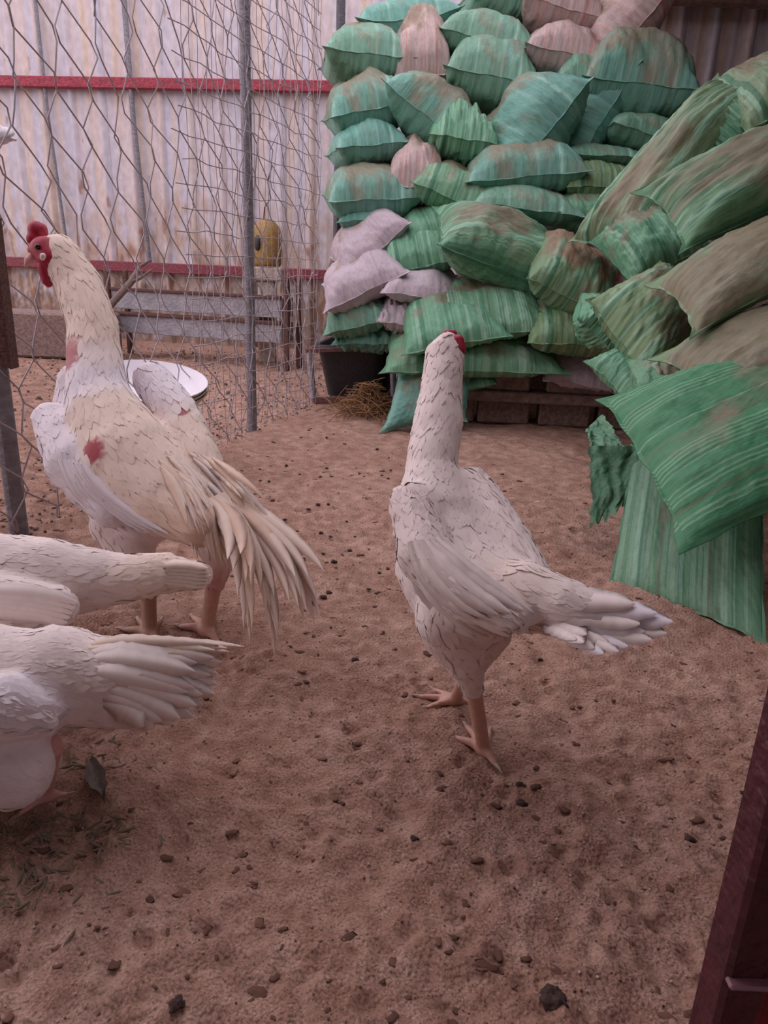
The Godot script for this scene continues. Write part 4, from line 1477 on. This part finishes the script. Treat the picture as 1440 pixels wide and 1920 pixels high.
func crouching_birds() -> void:
	# the two birds whose hind parts reach in from the left
	var a := [
		bone([-330, 1180, 1.20, 45], [-230, 1120, 1.20, 60], "w", 0.03, 0.015),
		bone([-230, 1120, 1.20, 70], [-60, 1090, 1.20, 92], "w", 0.036, 0.020),
		bone([-60, 1090, 1.20, 92], [90, 1088, 1.20, 76], "w", 0.040, 0.022),
		bone([90, 1088, 1.20, 76], [215, 1085, 1.20, 46], "w", 0.040, 0.020),
		bone([215, 1085, 1.20, 46], [310, 1076, 1.19, 34], "cream", 0.036, 0.020),
		bone([310, 1076, 1.19, 32], [368, 1078, 1.18, 24], "cream", 0.034, 0.020),
		bone([-40, 1125, 1.12, 50], [105, 1138, 1.12, 34], "w", 0.040, 0.024),
		bone([-20, 1140, 1.22, 60], [10, 1240, 1.22, 30], "w", 0.028, 0.015),
		bone([-90, 1140, 1.17, 60], [-80, 1250, 1.18, 30], "w", 0.028, 0.015)]
	var fa := on_ground(-20, 1330)
	var o := fowl("hen", Vector3(fa.x, 0, fa.z), "upper of two white hens at the left edge, short blunt tail before the rooster", "hen", a, 1700, 21)
	var out := Vector3(0, 1, 0.4)
	for k in 6:
		var f := k / 5.0
		obj("tail_feather", quill(at(285, 1062 + 22 * f, 1.17), at(320, 1052 + 32 * f, 1.165), at(355, 1054 + 36 * f, 1.16), at(396 - 14 * absf(f - 0.4), 1066 + 34 * f, 1.155), 30 * 1.16 / F, out, "cream", k + 210, 0.6), M.feather, o)
	for k in 5:
		var f := k / 4.0
		obj("wing_feather", quill(at(-50, 1115 + 30 * f, 1.085), at(10, 1105 + 40 * f, 1.075), at(80, 1112 + 40 * f, 1.075), at(146 - 20 * f, 1130 + 38 * f, 1.08), 38 * 1.08 / F, cb.z, "w", k + 220, 0.6), M.feather, o)
	shank(o, at(10, 1238, 1.22), on_ground(8, 1330) + Vector3(0, 0.01, 0), Vector3(-1, 0, 0), 0.0105, "leg", 25, 0.06)
	shank(o, at(-80, 1250, 1.18), on_ground(-90, 1345) + Vector3(0, 0.01, 0), Vector3(-1, 0, 0), 0.0105, "leg", 26, 0.06)
	skin_part("beak", [bone([-350, 1190, 1.2, 12], [-380, 1205, 1.2, 4], "leg")], o)
	skin_part("comb", [bone([-330, 1130, 1.2, 12], [-300, 1118, 1.2, 12], "red")], o)
	var b := [
		bone([-380, 1500, 0.98, 50], [-260, 1420, 0.98, 75], "w", 0.03, 0.016),
		bone([-260, 1420, 0.98, 90], [-80, 1340, 0.98, 165], "w", 0.040, 0.022),
		bone([-80, 1330, 0.98, 165], [110, 1270, 0.99, 88], "w", 0.044, 0.024),
		bone([110, 1268, 0.99, 84], [215, 1275, 0.99, 66], "w", 0.040, 0.022),
		bone([215, 1270, 0.99, 64], [295, 1258, 0.98, 40], "w", 0.036, 0.020),
		bone([150, 1310, 0.99, 44], [265, 1330, 0.98, 34], "cool", 0.034, 0.018),
		bone([-70, 1400, 0.93, 110], [22, 1436, 0.93, 72], "cool", 0.036, 0.022),
		bone([10, 1330, 0.90, 60], [70, 1340, 0.92, 36], "cool", 0.044, 0.026),
		bone([40, 1400, 0.96, 55], [92, 1425, 0.99, 18], "cool", 0.020, 0.012)]
	var fb := on_ground(88, 1500)
	var p := fowl("hen", Vector3(fb.x, 0, fb.z), "nearest white hen, lower of two at the left edge, with a loose spread tail", "hen", b, 3800, 31)
	var fan := [[455, 1214, 1206], [432, 1222, 1214], [420, 1240, 1226], [416, 1262, 1240], [408, 1284, 1254], [404, 1300, 1268], [388, 1322, 1284], [362, 1344, 1300], [330, 1358, 1318], [292, 1368, 1332]]
	var rf := RandomNumberGenerator.new()
	rf.seed = 77
	for k in 26:
		var e: Array = fan[k % 10]
		var n := k / 10
		var cut := 24.0 * n + rf.randf_range(-6, 8)
		var jy := rf.randf_range(-7, 7) * minf(1.0, n + 0.3)
		var dd: float = 0.952 - 0.004 * n - 0.0012 * (k % 10)
		var sx := 225.0 - cut - 3.0 * absf(4.0 - (k % 10))
		var q0 := on_coat(b, sx, lerpf(1222, e[2], 0.85), 0.85, dd + 0.02, -0.002)
		obj("tail_feather", quill(q0, at(sx + 50, e[2] + jy, dd), at(lerpf(sx + 50, e[0] - cut, 0.6), lerpf(e[2], e[1], 0.5) + jy, dd), at(e[0] - cut, e[1] + jy, dd + rf.randf_range(-0.004, 0.004)), (34 if k % 10 < 2 else 58) * 0.95 / F, Vector3(rf.randf_range(-0.2, 0.2), 0.35, 1), "cream" if k % 10 < 2 else "w", k + 240, 0.3), M.feather, p)
	shank(p, at(104, 1405, 0.96), on_ground(90, 1502) + Vector3(0, 0.010, 0), Vector3(-0.9, 0, 0.3).normalized(), 0.0072, "pink", 35, 0.050)
	shank(p, at(-20, 1440, 1.02), on_ground(-30, 1505) + Vector3(0, 0.010, 0), Vector3(-0.9, 0, 0.3).normalized(), 0.0085, "leg", 36, 0.055)
	skin_part("beak", [bone([-420, 1520, 0.98, 12], [-450, 1540, 0.98, 4], "leg")], p)
	skin_part("comb", [bone([-390, 1450, 0.98, 14], [-360, 1440, 0.98, 14], "red")], p)


# ------------------------------------------------------------------ small things
func litter() -> void:
	var r := RandomNumberGenerator.new()
	r.seed = 61
	var spots := []
	for k in 46:
		spots.append([r.randf_range(470, 740), r.randf_range(830, 1130)])
	for k in 20:
		spots.append([r.randf_range(560, 720), r.randf_range(780, 860)])
	for k in 10:
		spots.append([r.randf_range(600, 1400), r.randf_range(1150, 1600)])
	spots.append([512, 832])
	for k in spots.size():
		var p := on_ground(spots[k][0], spots[k][1])
		var b := MB.new()
		var s := r.randf_range(0.003, 0.006) * (2.4 if k == spots.size() - 1 else 1.0)
		b.lump(p + Vector3(0, s * 0.3, 0), Basis(Vector3.UP, r.randf() * TAU), Vector3(s * 1.3, s * 0.7, s), k, 0.35, 9, 6)
		b.lump(p + Vector3(s, s * 0.25, s * 0.3), Basis(Vector3.UP, r.randf() * TAU), Vector3(s * 0.8, s * 0.5, s * 0.6), k + 300, 0.35, 7, 5)
		var px: float = spots[k][0]
		var py: float = spots[k][1]
		var where := "in the open sand between the rooster's tail and the standing hen"
		if k == spots.size() - 1:
			where = "at the foot of the fence, largest of those there"
		elif py < 860:
			where = "in front of the black tub and its straw"
		elif py < 960:
			where = "near the foot of the fence pole"
		elif py > 1150:
			where = "on the bare sand in front of the standing hen" if px > 900 else "on the bare sand below the rooster's tail"
		tag(obj("dropping", b, M.dung), "small dark dropping " + where, "dropping", "droppings " + where)
	for e in [[1030, 1880, 0.013, "large greenish dropping at the bottom of the picture"], [330, 1885, 0.008, "dark dropping alone at the bottom left"]]:
		var p := on_ground(e[0], e[1])
		var b := MB.new()
		for k in 5:
			b.lump(p + Vector3(r.randfn() * e[2] * 0.5, e[2] * 0.3, r.randfn() * e[2] * 0.5), Basis(Vector3.UP, r.randf() * TAU), Vector3(1.0, 0.6, 0.8) * e[2] * r.randf_range(0.5, 0.9), k + 60, 0.35)
		tag(obj("dropping", b, M.dung), e[3], "dropping")
	# pale grit
	var peb := MB.new()
	peb.lump(Vector3.ZERO, Basis(), Vector3(1.0, 0.6, 0.8), 5, 0.3, 7, 5)
	var mm := MultiMesh.new()
	mm.transform_format = MultiMesh.TRANSFORM_3D
	mm.use_colors = true
	mm.mesh = peb.mesh()
	mm.instance_count = 5200
	for k in 5200:
		var z := -0.35 - pow(r.randf(), 1.3) * 3.2
		var x := r.randf_range(-1.6, 1.3)
		var s := r.randf_range(0.0009, 0.0024) * (2.0 if r.randf() < 0.04 else 1.0)
		mm.set_instance_transform(k, Transform3D(Basis.from_euler(Vector3(r.randf(), r.randf() * 6.0, r.randf())).scaled(Vector3.ONE * s), Vector3(x, height(x, z, {}) + s * 0.3, z)))
		mm.set_instance_color(k, (Color("c0a79a") if r.randf() < 0.5 else Color("7a5a4c")).srgb_to_linear())
	var gi := MultiMeshInstance3D.new()
	gi.name = "grit"
	gi.multimesh = mm
	gi.material_override = vertex_paint(0.9)
	add_child(gi)
	tag(gi, "pale and dark grit strewn over the sandy ground", "grit", "", "stuff")
	# stones and clods beyond the fence
	var ston := MultiMesh.new()
	ston.transform_format = MultiMesh.TRANSFORM_3D
	ston.use_colors = true
	var rub := MB.new()
	rub.lump(Vector3.ZERO, Basis(), Vector3(1.0, 0.7, 0.8), 12, 0.7, 6, 4)
	ston.mesh = rub.mesh()
	ston.instance_count = 4200
	for k in 4200:
		var z := r.randf_range(-6.0, -1.7)
		var x := -0.92 + (z + 1.83) * -0.28 - pow(r.randf(), 1.3) * 2.6
		var s := r.randf_range(0.0025, 0.008) * (2.0 if r.randf() < 0.05 else 1.0)
		ston.set_instance_transform(k, Transform3D(Basis.from_euler(Vector3(r.randf(), r.randf() * 6.0, r.randf())).scaled(Vector3.ONE * s), Vector3(x, height(x, z, {}) + s * 0.2, z)))
		ston.set_instance_color(k, Color("b39d92").lerp(Color("5d4a44"), pow(r.randf(), 0.7)).srgb_to_linear())
	var si := MultiMeshInstance3D.new()
	si.name = "stones"
	si.multimesh = ston
	si.material_override = vertex_paint(0.9)
	add_child(si)
	tag(si, "loose stones and clods on the dark soil beyond the wire fence", "stones", "", "stuff")
	# flat dark lumps that stand in for the shade of pits in the sand
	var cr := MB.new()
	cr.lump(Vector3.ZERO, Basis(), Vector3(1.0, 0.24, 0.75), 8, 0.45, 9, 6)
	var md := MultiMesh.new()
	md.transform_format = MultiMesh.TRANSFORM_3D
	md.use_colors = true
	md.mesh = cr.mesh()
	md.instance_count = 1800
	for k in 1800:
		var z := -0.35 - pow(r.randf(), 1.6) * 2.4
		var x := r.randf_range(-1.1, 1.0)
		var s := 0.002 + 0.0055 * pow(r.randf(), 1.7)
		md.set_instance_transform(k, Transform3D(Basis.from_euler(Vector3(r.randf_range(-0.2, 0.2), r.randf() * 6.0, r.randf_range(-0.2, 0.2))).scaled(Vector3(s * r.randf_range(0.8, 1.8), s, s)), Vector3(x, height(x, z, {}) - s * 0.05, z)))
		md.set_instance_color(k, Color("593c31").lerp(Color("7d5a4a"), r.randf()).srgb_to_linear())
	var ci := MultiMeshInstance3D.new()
	ci.name = "pit_shade_lumps"
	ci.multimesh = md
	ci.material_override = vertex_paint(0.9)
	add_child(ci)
	tag(ci, "flat dark brown lumps standing in for the shade of pits in the sandy ground", "soil crumbs", "", "stuff")
	# wilted leaf beside the near bird's foot, green sprig at the rooster's foot
	var lf := MB.new()
	var l0 := on_ground(168, 1430, 0.02)
	var l1 := on_ground(196, 1508, 0.006)
	var across := (l1 - l0).cross(Vector3.UP).normalized()
	for face in 2:
		lf.grid(6, 12, func(u, v):
			var w := 0.013 * sin(PI * clampf(v * 0.9 + 0.08, 0, 1)) * (1.0 + 0.15 * sin(v * 20.0))
			return l0.lerp(l1, v) + across * (u - 0.5) * 2.0 * w + Vector3(0, 0.010 * absf(u - 0.5) * 2.0 + 0.004 * sin(v * 9.0) - 0.001 * face, 0), face == 1)
	tag(obj("wilted_leaf", lf, M.leaf_grey), "wilted grey green leaf on the ground beside the nearest hen's foot", "leaf")
	var sp := MB.new()
	sp.tube([on_ground(374, 1150, 0.035), on_ground(388, 1158, 0.04), on_ground(402, 1166, 0.03)], [0.001, 0.005, 0.001], 6)
	tag(obj("sprig", sp, M.sprig), "yellow green scrap of leaf at the rooster's right foot", "leaf")
	for e in [[60, 1600, 0.07], [20, 1680, 0.05], [130, 1560, 0.04], [180, 1440, 0.04]]:
		var c := on_ground(e[0], e[1])
		var b := MB.new()
		for k in 40:
			var p := c + Vector3(r.randfn() * e[2], 0.006, r.randfn() * e[2] * 0.6)
			b.lump(p, Basis(Vector3.UP, r.randf() * TAU), Vector3(0.010, 0.0014, 0.0020) * r.randf_range(0.5, 1.3), k, 0.4, 7, 5)
		tag(obj("chopped_greens", b, M.greens), ["broad scatter of trodden greens at the left edge below the nearest hen", "lowest patch of trodden greens at the left edge", "small patch of trodden greens under the nearest hen's body", "patch of trodden greens around the wilted leaf"][[60, 20, 130, 180].find(e[0])], "greens", "", "stuff")


func gate() -> void:
	var p := at(1340, 1920, 0.62)
	var o := thing("red_gate", Vector3(p.x, 0, p.z), "low dark red steel gate in the bottom right corner", "gate")
	var b := MB.new()
	b.box(Vector3(p.x + 0.018, 0.235, p.z - 0.02), Vector3(0.036, 0.53, 0.04), 0.004)
	obj("stile", b, M.maroon, o)
	var y := at(1400, 1805, 0.62).y
	var c := MB.new()
	c.box(Vector3(p.x + 0.33, y + 0.035, p.z - 0.02), Vector3(0.56, 0.06, 0.036), 0.004)
	obj("rail", c, M.maroon, o)
	var d := MB.new()
	d.box(Vector3(p.x + 0.33, y / 2.0 + 0.02, p.z - 0.03), Vector3(0.60, y - 0.03, 0.006), 0.002)
	obj("panel", d, M.red_paint, o)
	var e := MB.new()
	e.box(Vector3(p.x + 0.05, y, p.z + 0.003), Vector3(0.10, 0.005, 0.012), 0.002)
	obj("weld_strip", e, M.strip, o)
	var u := MB.new()
	u.box(Vector3(p.x + 0.33, (y + 0.49) / 2.0, p.z - 0.03), Vector3(0.60, 0.49 - y, 0.006), 0.002)
	obj("panel", u, M.maroon, o)
